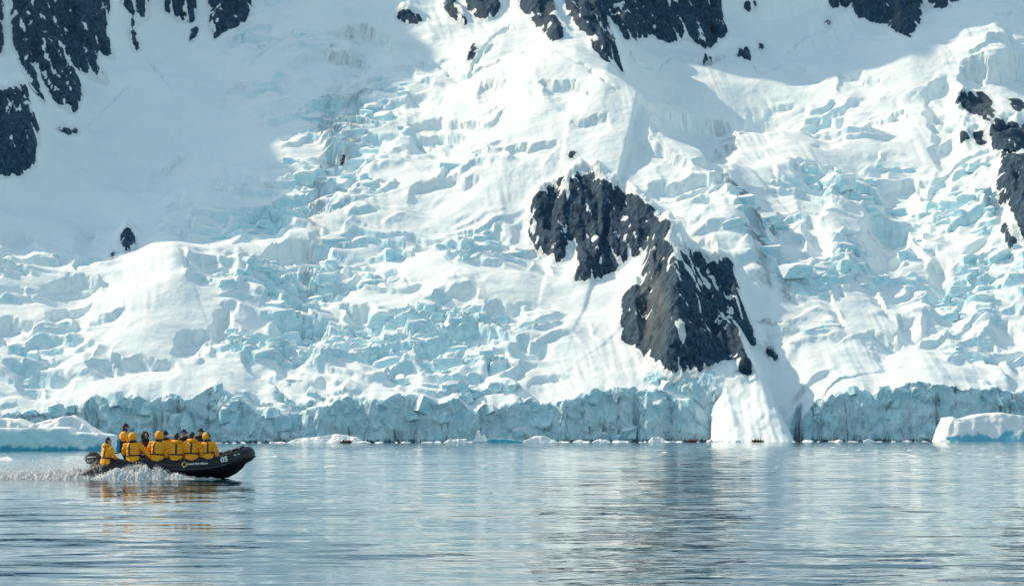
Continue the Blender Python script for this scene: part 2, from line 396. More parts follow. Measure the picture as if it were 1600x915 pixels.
# terraced, crevassed icefall -------------------------------------------------
wx = XX + 8 * fbm(XX / 40, DD / 34, 2, 80) + .35 * DD; wd = DD + 6 * fbm(XX / 44, DD / 30, 2, 84)
f1, f2, c1, c2, c3, ox, oy = voronoi(wx / 44, wd / 19, 90)
t1 = fbm(XX / 95, DD / 42, 3, 100)
def terrace(H, S, phase, flat=0.7):
    f = (H + phase) / S; i = np.floor(f); f = f - i
    g = np.where(f < flat, 0.26 * f / flat, 0.26 + 0.74 * sstep(flat, 1.0, f))
    return S * (g - f + 0.3)
R2 = R ** 1.2
bro = sstep(.3, .8, R)
H1 = H + R2 * 0.75 * terrace(H, 14.0, 40 * t1 + 12.0 * (c1 - .5) * bro, .74) * edge
H1 += sstep(.25, .95, R) * ((c2 - 0.5) * 9.0 + ox * (c1 - .5) * 16 + oy * (c3 - .75) * 9 - 2.5 * (1 - sstep(0.0, 0.06, f2 - f1))) * edge * 0.75
wx2 = XX + 3 * fbm(XX / 14, DD / 12, 2, 110) + .3 * DD; wd2 = DD + 2.5 * fbm(XX / 14, DD / 12, 2, 114)
g1, g2, e1, e2, e3, px_, py_ = voronoi(wx2 / 18, wd2 / 8.5, 120)
patchy = fbm(XX / 60, DD / 40, 3, 130)
mid = sstep(.35, .9, R) * sstep(-.15, .25, patchy + .2 * (R - .6))
H1 += mid * ((e1 - .5) * 4.6 + px_ * (e2 - .5) * 8 + py_ * (e3 - .7) * 5 - 1.6 * (1 - sstep(0, .07, g2 - g1))) * edge
H1 = H1 + 0.5 * (1 - sstep(.4, .8, R)) * (blur(H1, 1.3) - H1)                 # wind has rounded the larger forms
h1, h2, k1, k2, k3, qx, qy = voronoi(wx2 / 4.6 + 3, wd2 / 3.6, 140)
tum = sstep(.5, .95, R) * sstep(0.02, .30, fbm(XX / 30, DD / 24, 3, 134))
H1 += tum * ((k1 - .5) * 2.6 + qx * (k2 - .5) * 4.2 + qy * (k3 - .45) * 4.2) * edge
# wind-packed snow elsewhere: long soft drifts with lips
soft = (1 - sstep(.2, .75, R)) * (1 - np.clip(rs * 1.5, 0, 1))
tl = fbm(XX / 90 + 4, DD / 60, 3, 150)
H1 += soft * edge * (0.35 * terrace(H, 26.0, 60 * tl, .84) * sstep(.10, .3, R) + 1.5 * fbm(XX / 50, DD / 34, 3, 160) + .30 * fbm(XX / 11, DD / 8, 3, 166) + .55 * fbm((XX + .15 * DD) / 5.5, DD / 70, 3, 168) * sstep(-.1, .4, fbm(XX / 60, DD / 80, 2, 169)))
# larger ice steps: lip (u1,v1)-(u2,v2), drop in metres, run-out
SC = [(445,97,570,86,6,40),(545,45,610,62,7,40),(638,151,676,150,4,20),(745,130,795,127,5,25),(640,196,755,192,5,30),(640,212,740,216,6,40),(640,298,755,268,6,30),(500,250,570,240,6,40),(480,170,560,160,6,35),
 (850,128,918,138,6,30),(897,191,962,182,4,18),(795,233,868,222,5,25),(985,228,1080,232,6,60),(1020,180,1150,200,9,70),(1085,225,1155,225,5,25),(1010,282,1140,270,8,50),
 (1225,108,1285,115,4,25),(1310,118,1385,132,5,30),(1355,196,1430,180,5,25),(1260,185,1330,190,5,30),(1445,147,1495,130,7,30),(1500,106,1640,82,16,120),(1450,175,1500,175,6,40),(1460,230,1500,215,6,40),
 (1240,250,1300,270,7,60),(1370,300,1460,290,6,60),(1440,285,1490,285,5,30),(1255,340,1300,350,7,50),(1345,345,1420,350,11,70),(1330,390,1420,395,5,30),(1450,430,1490,430,5,30),(1450,470,1520,475,7,40),(1400,510,1440,500,5,30),(1550,500,1610,520,6,40),(1360,520,1410,540,5,30),(1500,535,1570,540,5,25),
 (235,275,305,240,4,30),(0,365,60,370,5,30),(120,360,160,370,4,30),(300,340,370,340,4,30),(290,410,370,400,5,25),(140,571,275,570,6,20),(20,585,110,590,6,25),(-20,500,55,500,7,35),(70,490,150,470,5,25),(60,450,160,440,6,30),(10,545,130,535,6,25),(325,505,362,480,8,40),(270,532,330,512,6,30),
 (380,332,460,330,7,40),(400,396,500,385,9,35),(480,390,520,385,6,25),(460,430,500,440,5,25),(680,460,745,450,7,30),(600,425,640,415,3,15),(640,480,700,490,6,25),(420,510,500,505,7,30),(540,480,600,490,8,35),(650,545,730,550,7,30),(560,545,620,550,7,25),(430,560,480,555,6,25),(700,520,770,510,7,30),(760,470,820,480,6,30),(480,600,540,595,4,20),(600,580,660,575,6,22),(800,540,860,540,5,20),(820,600,900,590,3,15)]
jU = U + 9 * fbm(XX / 16, DD / 14, 4, 240); jV = V + 7 * fbm(XX / 16, DD / 14, 4, 244)
for (a1, b1, a2, b2, A_, L_) in SC:
    sel = (jU > a1) & (jU < a2) & (jV > min(b1, b2) - 40) & (jV < max(b1, b2) + L_ + 10)
    if not sel.any(): continue
    t = (jU[sel] - a1) / (a2 - a1); arc = 4 * t * (1 - t)
    q = jV[sel] - (b1 + (b2 - b1) * t - arc * 0.10 * (a2 - a1))
    H1[sel] -= 1.15 * A_ * np.sqrt(arc) * sstep(-1.5, 1.5, q) * np.clip(1 - q / (L_ * 2.0 * (0.4 + .6 * arc)), 0, 1)
# bergschrunds and cracks
for pts, wdt, dep in [([(608,76),(650,86),(690,104),(715,123),(735,116),(758,72),(800,38)], 2.2, 4), ([(372,60),(395,62),(412,74),(440,55),(470,48)], 2.2, 4), ([(872,80),(920,104),(962,137)], 1.8, 3),
                      ([(985,80),(1000,100),(1022,106),(1050,90),(1100,99),(1160,80),(1190,115),(1220,105)], 1.8, 3.5), ([(1236,80),(1258,57),(1312,46)], 1.6, 3), ([(1308,62),(1345,58),(1405,62)], 1.8, 3), ([(1560,20),(1575,22),(1600,18)], 2, 3),
                      ([(138,190),(165,170),(185,150),(210,130)], 1.5, 2.5), ([(238,95),(255,118),(275,140)], 3.5, 4), ([(1448,32),(1480,40),(1530,38)], 1.6, 2.5), ([(1245,760),(1290,610),(1320,590),(1420,575)], 1.5, 2)]:
    d, s, t = poly_line(pts, U + 5 * fbm(XX / 12, DD / 12, 3, 170), V + 4 * fbm(XX / 12, DD / 12, 3, 172))
    H1 -= dep * np.exp(-(d / wdt) ** 2) * (0.4 + 0.6 * sstep(-.3, .3, fbm(XX / 20, DD / 20, 2, 174)))
H = H1
# rock / snow boundary from the finished ground ------------------------------------
U, V = survey(XX, DD, H)
rough_edge = fbm(XX / 3.2, DD / 4.5, 4, 180)
streak = fbm((XX + .45 * DD) / 5.0, (DD - .2 * XX) / 17.0, 4, 184)
ROCKF = {}
comb = np.full(H.shape, -1.0, np.float32); QALL = np.zeros_like(H)
Uj, Vj = U + .6 * jx, V + .6 * jy
patch0 = 0.55 * rough_edge + 1.0 * streak
for k in ROCKS:
    px0 = [a for p in ROCKS[k] for a, c in p]; py0 = [c for p in ROCKS[k] for a, c in p]
    sel = (U > min(px0) - 14) & (U < max(px0) + 14) & (V > min(py0) - 14) & (V < max(py0) + 14)
    ii, jj = np.where(sel.any(1))[0], np.where(sel.any(0))[0]
    m = np.full(H.shape, -1.0, np.float32); ROCKF[k] = m
    if len(ii) == 0: continue
    sl_ = (slice(max(0, ii[0] - 8), ii[-1] + 8), slice(max(0, jj[0] - 8), jj[-1] + 8))
    q = blur(poly_mask(ROCKS[k], Uj[sl_], Vj[sl_]).astype(np.float32), 1.6)
    lo = {'left_high': .14, 'central_lower': .05, 'central_upper': .16, 'left_low': .10, 'top_d': .14, 'top_b': .15, 'left_strip': .3, 'right_a': .1, 'right_b': .06, 'right_d': .15, 'top_g': .0, 'right_c': .02, 'specks': 0, 'left_small': 0}.get(k, .10)
    patch = patch0[sl_].copy()
    if k == 'central_lower':
        ds_, s_, t_ = poly_line([(1062, 396), (1100, 440), (1138, 492)], U[sl_], V[sl_])
        patch -= 0.62 * np.exp(-(ds_ / 22) ** 2)
    if k == 'central_upper':
        patch -= 0.55 * (1 - sstep(266, 310, V[sl_]))
    if k in ('left_low', 'left_high'):
        patch -= 0.3 * np.exp(-((V[sl_] - (150 if k == 'left_low' else 110)) / 28) ** 2)
    m[sl_] = np.where(q > .005, q + patch * 0.85 * sstep(0.1, .9, q) - lo, -1.0)
    comb = np.maximum(comb, m); QALL[sl_] = np.maximum(QALL[sl_], q)
    ROCKF[k] = np.where(m > -.9, QALL, -1.0)
# ------------------------------------------------------------------ resample rows evenly along the ground profile
lean = 3.2 + 2.6 * fbm(XX / 30, DD * 0 + 2.2, 2, 190)
front = np.clip((Dm + lean) / (lean + .3), 0, 1) ** 0.8                       # the sea cliff itself
Z = -3.0 + (H + 3.0) * front
Z = np.where(cone > -2.5, np.where(ramp[None] > .02, np.maximum(Z, np.where(Dm < 3, cone, -9)), Z), Z)
gz = np.abs(np.gradient(Z, axis=0)) / DS
dens = np.sqrt(1 + np.minimum(gz, 9) ** 2)
dens = blur(blur(dens, 5, 1), 2, 0)
NR = 880
cum = np.cumsum(dens, 0); cum = (cum - cum[:1]) / (cum[-1:] - cum[:1])
tt = np.linspace(0, 1, NR)
dd = np.empty((NR, len(xs))); zz = np.empty_like(dd); rr = np.empty_like(dd); rgh = np.empty_like(dd)
pick = {k: np.empty_like(dd) for k in ROCKF}
for j in range(len(xs)):
    dd[:, j] = np.interp(tt, cum[:, j], ds)
    zz[:, j] = np.interp(dd[:, j], ds, Z[:, j]); rgh[:, j] = np.interp(dd[:, j], ds, R[:, j])
    rr[:, j] = np.interp(dd[:, j], ds, comb[:, j])
for k in ROCKF:
    F_ = ROCKF[k]; pick[k][:] = -1.0
    for j in np.where((F_ > 0).any(0))[0]:
        pick[k][:, j] = np.interp(dd[:, j], ds, F_[:, j])
xx = np.tile(xs, (NR, 1))
gs = np.gradient(zz, axis=0) / np.maximum(1e-3, np.hypot(np.gradient(dd, axis=0), np.gradient(zz, axis=0)))
steep = sstep(.62, .93, gs)
# faces of scarps and of the front: broken ice, carved in plan
cl = steep * (dd < 14)
face = 1.6 * ridged(xx / 34, zz / 20, 2, 198) * 1.6 + 1.5 * ridged(xx / 11, zz / 9, 4, 200) + 1.1 * ridged((xx + .6 * zz) / 5, (zz - .5 * xx) / 5, 3, 208)
fv1, fv2, fa, fb, fc, fox, foy = voronoi((xx + .5 * zz) / 8, zz / 6, 214)
face2 = (fa - .5) * 2.2 + fox * (fb - .5) * 5 + foy * (fc - .7) * 4
yy = YF + dd - cl * (face * .8 + face2 * 0.6) - steep * (1 - (dd < 14)) * 0.9 * fbm(xx / 4, zz / 4, 3, 220)
P = np.stack([xx, yy, zz], -1)
ice = np.clip(steep * (0.30 + 0.40 * sstep(.1, .6, rgh)) + 0.10 * sstep(.5, .95, rgh) * sstep(.3, .8, gs), 0, 1)
ice = np.clip(ice + cl * (.12 + .35 * fbm(xx / 18, zz / 12, 3, 230)), 0, 1)
um, vm = survey(xx, dd, zz)
sunlit_brown = np.exp(-(((um - 1018) / 26) ** 2 + ((vm - 480) / 90) ** 2)) + .9 * np.exp(-(((um - 1403) / 6) ** 2 + ((vm - 25) / 30) ** 2)) + .8 * np.exp(-(((um - 1545) / 30) ** 2 + ((vm - 185) / 30) ** 2)) + .3 * np.exp(-(((um - 930) / 40) ** 2 + ((vm - 330) / 60) ** 2))  # first spot paints sunlight onto the crag's left face; the rest is brown rock
qq = np.empty_like(dd)
for j in range(len(xs)): qq[:, j] = np.interp(dd[:, j], ds, QALL[:, j])
def fmean(A): return 0.25 * (A[:-1, :-1] + A[1:, :-1] + A[:-1, 1:] + A[1:, 1:])
rockface = fmean(qq) > 0.06
labels = {
 'central_upper': ('rock_outcrop', 'ragged dark rock outcrop with snow patches above the pointed grey crag', 'rock outcrop'),
 'central_lower': ('rock_crag', 'large pointed dark crag with a grey sunlit left face amid the glacier', 'crag'),
 'left_high': ('rock_cliff', 'tall blue grey cliff streaked with snow gullies, widest of the cliffs over the shaded bowl', 'cliff'),
 'left_low': ('rock_buttress', 'rounded dark blue rock buttress below the streaked cliff, snow all round its foot', 'rock buttress'),
 'left_strip': ('rock_rib', 'thin broken rock rib running down snow beside the widest streaked cliff', 'rock rib'),
 'left_edge': ('rock_spur', 'dark narrow rock spur beyond a snow gully of the widest streaked cliff', 'rock spur'),
 'top_a': ('rock_wall', 'small dark twin rock wall hanging over smooth shaded snow bowl', 'rock wall'),
 'top_b': ('rock_wall', 'jagged dark rock wall tapering to a point over shaded snow', 'rock wall'),
 'top_c': ('rock_rib', 'dark diagonal rock rib on steep snow beside the broad black cliff', 'rock rib'),
 'top_d': ('rock_cliff', 'broad black cliff with snow ledges and a long hanging tail above the bowl', 'cliff'),
 'top_e': ('rock_rib', 'small slanting rock rib among avalanche runnels', 'rock rib'),
 'top_f': ('rock_wall', 'snow speckled rock wall between two slanting ribs', 'rock wall'),
 'top_g': ('rock_cliff', 'dark cliff with an ochre vertical streak above smooth sunlit snow', 'cliff'),
 'top_h': ('rock_wall', 'short dark rock wall next to the ochre streaked cliff', 'rock wall'),
 'right_a': ('rock_outcrop', 'small brown rock outcrop under a blue ice wall', 'rock outcrop'),
 'right_b': ('rock_outcrop', 'brown and blue rock band with snow on top, above the dark hanging buttress', 'rock outcrop'),
 'right_c': ('rock_buttress', 'dark hanging rock buttress at the edge of the broken icefall', 'rock buttress'),
 'right_d': ('rock_outcrop', 'little broken rock knob at the foot of the hanging buttress', 'rock outcrop'),
 'left_small': ('rock_outcrop', 'tiny black rock poking through smooth shaded snow above a white dome', 'rock outcrop'),
}
keys = list(ROCKF); stack = np.stack([fmean(pick[k]) for k in keys]); owner = stack.argmax(0)
cliffface = (fmean(cl) > .35) & ~rockface & (fmean(np.tile(ramp, (NR, 1))) < .5)
wet = 1 - sstep(.5, 1.3, zz + .5 * fbm(xx / 6, xx * 0 + .3, 3, 260))
me, used = grid_mesh('ice_cliff', P, cliffface); point_attr(me, 'wet', wet.reshape(-1)[used])
ICECLIFF = link('ice_cliff', me, MAT_CLIFF)
tag(ICECLIFF, 'blue shaded ice cliff where the glacier meets the sea', 'ice cliff', kind='structure')
me, used = grid_mesh('glacier', P, ~rockface & ~cliffface)
point_attr(me, 'ice', ice.reshape(-1)[used])
glacier = link('glacier', me, MAT_SNOW); tag(glacier, 'steep white glacier icefall with blue scarps tumbling to the sea', 'glacier', kind='structure')
for i, k in enumerate(keys):
    fm = rockface & (owner == i)
    if not fm.any(): continue
    if k == 'specks': continue
    nm, lb, ct = labels[k]
    me, used = grid_mesh(nm, P, fm); point_attr(me, 'sunlit_brown', sunlit_brown.reshape(-1)[used]); point_attr(me, 'cover', rr.reshape(-1)[used])
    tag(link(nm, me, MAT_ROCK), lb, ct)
fm = rockface & (owner == keys.index('specks'))
if fm.any():
    me, used = grid_mesh('scattered_rocks', P, fm); point_attr(me, 'sunlit_brown', sunlit_brown.reshape(-1)[used] * 0); point_attr(me, 'cover', rr.reshape(-1)[used])
    tag(link('scattered_rocks', me, MAT_ROCK), 'tiny dark rocks scattered over the upper snow slopes', 'rocks', kind='stuff')
# the mountain goes on outside the picture (coarser)
def height_at(x, y):
    j = int(np.clip((x - X0) / DX, 0, len(xs) - 1)); i = int(np.clip(np.searchsorted(ds, y - YF), 0, len(ds) - 1)); return Z[i, j]
ox_ = np.concatenate([np.arange(-1300, X0 - 8, 14), np.array([X0 + 2.0])]); od = np.arange(0, 1200, 14.0)
def outer_mesh(name, xa, da, off):
    xg, dg = np.meshgrid(xa, da)
    xi = np.clip(((xg - X0) / DX).astype(int), 0, len(xs) - 1); di = np.clip(((dg - D0) / DS).astype(int), 0, len(ds) - 1)
    Hs = blur(Z, 6); z = Hs[di, xi] + outer(xg, dg) - outer(np.clip(xg, X0, X1), np.clip(dg, D0, D1))
    z += np.maximum(0, dg - D1) * 1.1 + (12 * fbm(xg / 60, dg / 60, 4, 300)) * np.clip(np.maximum(np.maximum(X0 - xg, xg - X1), dg - D1) / 60, 0, 1)
    z = np.minimum(z, 620 + 0.1 * z)
    me, _ = grid_mesh(name, np.stack([xg, YF + dg, z + off], -1)); point_attr(me, 'ice', np.zeros(xg.size))
    return link(name, me, MAT_SNOW)
tag(outer_mesh('mountain_spur', ox_, od, -1.0), 'snowy mountain spur beside the glacier', kind='structure')
tag(outer_mesh('mountain_top', np.arange(X0 - 2, X1 + 16, 14.0), np.arange(D1 - 3, 1200, 14.0), -1.0), 'snow slopes above the glacier', kind='structure')
tag(outer_mesh('mountain_flank', np.concatenate([[X1 - 2.0], np.arange(X1 + 10, 1300, 14)]), od, -1.0), 'snow slopes beside the glacier', kind='structure')
# broken blocks (seracs) standing in the icefall, each a piece of the glacier
def serac_material():
    M = NT('serac_ice'); g = M.n('ShaderNodeNewGeometry'); sp = M.n('ShaderNodeSeparateXYZ'); M.l(g.outputs['True Normal'], sp.inputs[0])
    v = M.coords(kind='Generated'); n = M.noise(3.0, 5, v); n2 = M.noise(11, 4, v)
    up = M.math('ADD', sp.outputs[2], M.math('MULTIPLY', M.math('SUBTRACT', n, .5), .5))
    ic = M.ramp(n, [(.3, (0.36, 0.68, 0.79)), (.55, (0.55, 0.79, 0.86)), (.7, (.76, .87, .89))])
    M.l(M.mix(M.ramp(up, [(.18, (0, 0, 0)), (.42, (1, 1, 1))]), ic, (0.83, 0.88, 0.885)), M.b.inputs['Base Color'])
    M.b.inputs['Roughness'].default_value = .7; M.b.inputs['Specular IOR Level'].default_value = .25
    b = M.bump(n, .6, .9); b = M.bump(n2, .6, .3, b); M.l(b, M.b.inputs['Normal']); return M.m
MAT_SERAC = serac_material()
def serac_mesh(seed):
    r = random.Random(seed); bm = bmesh.new(); top = r.uniform(-.25, .35); kink = r.uniform(-.3, .3)
    for x in (-1, -.3, .4, 1):
        for y in (-1, 1):
            f = 1 - .25 * abs(x) * r.random()
            bm.verts.new((x * r.uniform(.8, 1.1), y * f * r.uniform(.75, 1.1), -1))
            zt_ = 1 + top * x + r.uniform(-.35, .2) * (1 if y < 0 else 1.4) - .25 * abs(x - kink)
            bm.verts.new((x * r.uniform(.6, 1.0) + kink * .2, y * f * r.uniform(.5, .95), zt_))
    bmesh.ops.convex_hull(bm, input=bm.verts[:]); bmesh.ops.delete(bm, geom=[v for v in bm.verts if not v.link_faces], context='VERTS')
    bmesh.ops.bevel(bm, geom=bm.edges[:], offset=.045, segments=1, profile=.6, affect='EDGES', clamp_overlap=True)
    me = bpy.data.meshes.new('serac'); bm.to_mesh(me); bm.free(); me.materials.append(MAT_SERAC); return me
SER = [serac_mesh(i) for i in range(14)]
rs_ = random.Random(21)
wgt = np.clip(rgh - .30, 0, 1) ** 1.6 * (dd > 9) * (um > -30) * (um < 1630) * (vm > -5) * (vm < 640) * (qq < .02)
cum_w = np.cumsum(wgt.ravel() / wgt.sum()); picks = np.searchsorted(cum_w, np.random.default_rng(5).random(900))
taken = []
for p_ in picks:
    if len(taken) >= 290: break
    i, j = divmod(int(p_), len(xs)); w_ = rs_.choice((2.2, 2.8, 3.6, 4.6, 6.0)) * rs_.uniform(.8, 1.2)
    if any((xx[i, j] - a_) ** 2 + (1.6 * (yy[i, j] - b_)) ** 2 < (w_ + c_) ** 2 * .8 for a_, b_, c_ in taken): continue
    taken.append((xx[i, j], yy[i, j], w_))
    o = link('serac', SER[rs_.randrange(14)], None, glacier); h_ = w_ * rs_.uniform(.38, .8)
    o.location = (xx[i, j], yy[i, j] + w_ * .2, zz[i, j] + h_ * rs_.uniform(-.15, .35)); o.scale = (w_ * rs_.uniform(.9, 1.5), w_ * rs_.uniform(.55, .8), h_)
    o.rotation_euler = (math.radians(rs_.uniform(2, 24)), math.radians(rs_.uniform(-14, 14)), math.radians(rs_.uniform(-35, 30)))
# towers and slumped blocks along the edge and the foot of the sea cliff
r2_ = random.Random(33)
onface = np.argwhere((cl > .5) & (zz > 1) & (qq < .01) & (vm > 598) & (um > -20) & (um < 1620) & ~((um > 1085) & (um < 1270)))
for k in range(150):
    i, j = onface[r2_.randrange(len(onface))]
    hrel = zz[i, j] / max(6.0, hfront[j]); w_ = r2_.choice((1.2, 1.7, 2.4, 3.4)) * r2_.uniform(.8, 1.2) * (1.25 if hrel > .75 else 1.0)
    if .3 < hrel < .7 and r2_.random() < .5: continue
    o = link('serac', SER[r2_.randrange(14)], None, ICECLIFF); h_ = w_ * r2_.uniform(.6, 1.3)
    o.location = (xx[i, j], yy[i, j] + w_ * r2_.uniform(.15, .5), zz[i, j] + (h_ * .1 if hrel > .7 else 0)); o.scale = (w_ * r2_.uniform(.7, 1.3), w_ * .75, h_)
    o.rotation_euler = (math.radians(r2_.uniform(-12, 30)), math.radians(r2_.uniform(-22, 22)), math.radians(r2_.uniform(-50, 50)))
# ------------------------------------------------------------------ sea
def water_material():
    M = NT('sea_water'); M.b.inputs['Base Color'].default_value = (0.01, 0.055, 0.085, 1)
    M.b.inputs['Roughness'].default_value = 0.025; M.b.inputs['IOR'].default_value = 1.333
    v = M.coords((0.55, 1.0, 1.0)); v2 = M.coords((0.35, 1.0, 1.0))
    a = M.noise(0.9, 3, v2, .5); b = M.noise(3.2, 3, v, .5); c = M.noise(0.12, 2, v2, .5)
    nb = M.bump(c, 0.4, 0.25); nb = M.bump(a, 0.4, 0.07, nb); nb = M.bump(b, 0.3, 0.02, nb)
    M.l(nb, M.b.inputs['Normal'])
    return M.m
MAT_WATER = water_material()
wy = np.concatenate([[-300, 2], np.exp(np.linspace(math.log(12), math.log(1500), 1050))])
wxn = np.concatenate([[-1500, -900], np.linspace(-1, 1, 261) * 0, [900, 1500]])
rows = []
tcol = np.linspace(-1, 1, 261)
for y in wy:
    hw = max(14.0, 0.24 * abs(y)); xr = np.concatenate([[-1500, -hw * 1.6 - 60], tcol * hw, [hw * 1.6 + 60, 1500]])
    rows.append(np.stack([xr, np.full(len(xr), y), np.zeros(len(xr))], -1))
W = np.array(rows)
wxx, wyy = W[..., 0], W[..., 1]
amp = np.clip((wyy - 5) / 10, 0, 1) * (1 - sstep(300, 700, wyy)) * (np.abs(wxx) < 200)
wz = 0.027 * perlin((wxx + .2 * wyy) / 4.2, wyy / 2.3, 400) + 0.019 * perlin((wxx - .25 * wyy) / 1.8, wyy / 0.95, 401) + 0.012 * perlin((wxx + .3 * wyy) / 0.75, wyy / 0.42, 402) * (1 - sstep(60, 90, wyy))
wz *= 0.75 + 0.6 * fbm(wxx / 14, wyy / 9, 2, 404)
W[..., 2] = wz * amp
me, _ = grid_mesh('sea', W); sea = link('sea', me, MAT_WATER)
tag(sea, 'calm rippled grey blue sea reflecting the glacier', kind='structure')
# ------------------------------------------------------------------ mesh builders for smaller things
def mesh_from(name, verts, faces, smooth=True):
    me = bpy.data.meshes.new(name); me.from_pydata([tuple(v) for v in verts], [], faces); me.update()
    if smooth: me.polygons.foreach_set('use_smooth', np.ones(len(me.polygons), bool))
    return me
def loft(path, rad, n=14, ref=(0, 0, 1), caps=True, closed=False):
    """elliptic tube: path points, rad = radius or (side radius, ref radius)"""
    path = [Vector(p) for p in path]; V, F = [], []; m = len(path)
    for i, p in enumerate(path):
        a, b = path[max(0, i - 1)], path[min(m - 1, i + 1)]
        t = (b - a).normalized(); r = Vector(ref)
        if abs(t.dot(r)) > .97: r = Vector((0, 1, 0)) if abs(t.y) < .9 else Vector((1, 0, 0))
        s = t.cross(r).normalized(); u = s.cross(t).normalized()
        ra, rb = rad[i] if isinstance(rad[i], (tuple, list)) else (rad[i], rad[i])
        for k in range(n):
            an = 2 * math.pi * k / n
            V.append(p + s * (ra * math.cos(an)) + u * (rb * math.sin(an)))
    for i in range(m - 1):
        for k in range(n):
            k2 = (k + 1) % n; F.append((i * n + k, i * n + k2, (i + 1) * n + k2, (i + 1) * n + k))
    if caps:
        V.append(path[0]); c0 = len(V) - 1; V.append(path[-1]); c1 = len(V) - 1
        for k in range(n):
            k2 = (k + 1) % n; F.append((c0, k2, k)); F.append((c1, (m - 1) * n + k, (m - 1) * n + k2))
    return V, F
def merge(*parts):
    V, F = [], []
    for v, f in parts:
        o = len(V); V += list(v); F += [tuple(i + o for i in q) for q in f]
    return V, F
def ball(c, r, n=12, m=8):
    V, F = [], []
    c = Vector(c); r = r if isinstance(r, (tuple, list)) else (r, r, r)
    for i in range(1, m):
        for k in range(n):
            th, ph = math.pi * i / m, 2 * math.pi * k / n
            V.append(c + Vector((r[0] * math.sin(th) * math.cos(ph), r[1] * math.sin(th) * math.sin(ph), r[2] * math.cos(th))))
    V.append(c + Vector((0, 0, r[2]))); V.append(c - Vector((0, 0, r[2]))); t, b = len(V) - 2, len(V) - 1
    for i in range(m - 2):
        for k in range(n): F.append((i * n + k, (i + 1) * n + k, (i + 1) * n + (k + 1) % n, i * n + (k + 1) % n))
    for k in range(n):
        F.append((t, k, (k + 1) % n)); F.append((b, (m - 2) * n + (k + 1) % n, (m - 2) * n + k))
    return V, F
def box(c, s, rot=None):
    V = [Vector((x * s[0] / 2, y * s[1] / 2, z * s[2] / 2)) for x in (-1, 1) for y in (-1, 1) for z in (-1, 1)]
    if rot is not None: V = [rot @ v for v in V]
    V = [v + Vector(c) for v in V]
    return V, [(0, 1, 3, 2), (4, 6, 7, 5), (0, 4, 5, 1), (2, 3, 7, 6), (0, 2, 6, 4), (1, 5, 7, 3)]
def fused(name, vf, voxel=0.02, smooth_it=4, ratio=None):
    """melt overlapping pieces into one continuous skin"""
    me = mesh_from(name, *vf); o = bpy.data.objects.new('tmp', me); COL.objects.link(o)
    md = o.modifiers.new('r', 'REMESH'); md.mode = 'VOXEL'; md.voxel_size = voxel
    if smooth_it:
        s = o.modifiers.new('s', 'SMOOTH'); s.factor = 0.5; s.iterations = smooth_it
    if ratio: d = o.modifiers.new('d', 'DECIMATE'); d.ratio = ratio
    dg = bpy.context.evaluated_depsgraph_get(); out = bpy.data.meshes.new_from_object(o.evaluated_get(dg))
    bpy.data.objects.remove(o); bpy.data.meshes.remove(me); out.name = name
    out.polygons.foreach_set('use_smooth', np.ones(len(out.polygons), bool)); return out
def bevelled(name, vf, width=0.02, seg=2):
    me = mesh_from(name, *vf); bm = bmesh.new(); bm.from_mesh(me)
    bmesh.ops.bevel(bm, geom=bm.edges[:], offset=width, segments=seg, profile=.6, affect='EDGES'); bm.to_mesh(me); bm.free()
    me.polygons.foreach_set('use_smooth', np.ones(len(me.polygons), bool)); return me
def text_mesh(body, size, bold=0.0):
    cu = bpy.data.curves.new('t', 'FONT'); cu.body = body; cu.size = size; cu.align_x = 'CENTER'; cu.align_y = 'CENTER'; cu.offset = bold
    o = bpy.data.objects.new('t', cu); COL.objects.link(o)
    dg = bpy.context.evaluated_depsgraph_get(); me = bpy.data.meshes.new_from_object(o.evaluated_get(dg))
    bpy.data.objects.remove(o); bpy.data.curves.remove(cu); return me

# materials
M_RUB = plain('black_rubber', (0.012, 0.012, 0.017), 0.55, .35, 9)
M_RUB2 = plain('grey_rubber', (0.045, 0.055, 0.065), 0.55, .3, 14)
M_WHITE = plain('white_print', (0.82, 0.82, 0.80), 0.6, .05)
M_GOLD = plain('gold_print', (0.80, 0.45, 0.05), 0.6, .25, 6)
M_YEL = plain('yellow_shell_fabric', (1.0, 0.37, 0.006), 0.72, .14, 7, bump=0.01)
M_BLK = plain('black_webbing', (0.012, 0.013, 0.018), 0.7, .3)
M_PANT = plain('black_trousers', (0.014, 0.016, 0.024), 0.7, .3, 9, bump=0.006)
M_SKIN = plain('skin', (0.52, 0.30, 0.20), 0.55, .1)
M_NAVY = plain('navy_knit', (0.015, 0.025, 0.075), 0.85, .3, 60)
M_BLUE = plain('blue_drybag', (0.02, 0.30, 0.60), 0.5, .2, 8)
M_ORG = plain('orange_fabric', (0.80, 0.13, 0.03), 0.7, .15, 8)
M_MAR = plain('maroon_fabric', (0.10, 0.02, 0.03), 0.75, .2, 9)
M_MOT = plain('engine_cowl', (0.045, 0.055, 0.065), 0.35, .2, 12)
M_METAL = plain('grey_metal', (0.25, 0.26, 0.27), 0.4, .1, 20, 0.8)
M_HAIR = plain('dark_hair', (0.03, 0.02, 0.015), 0.7, .3, 50)
M_ROPE = plain('grey_rope', (0.30, 0.31, 0.32), 0.8, .2, 80)

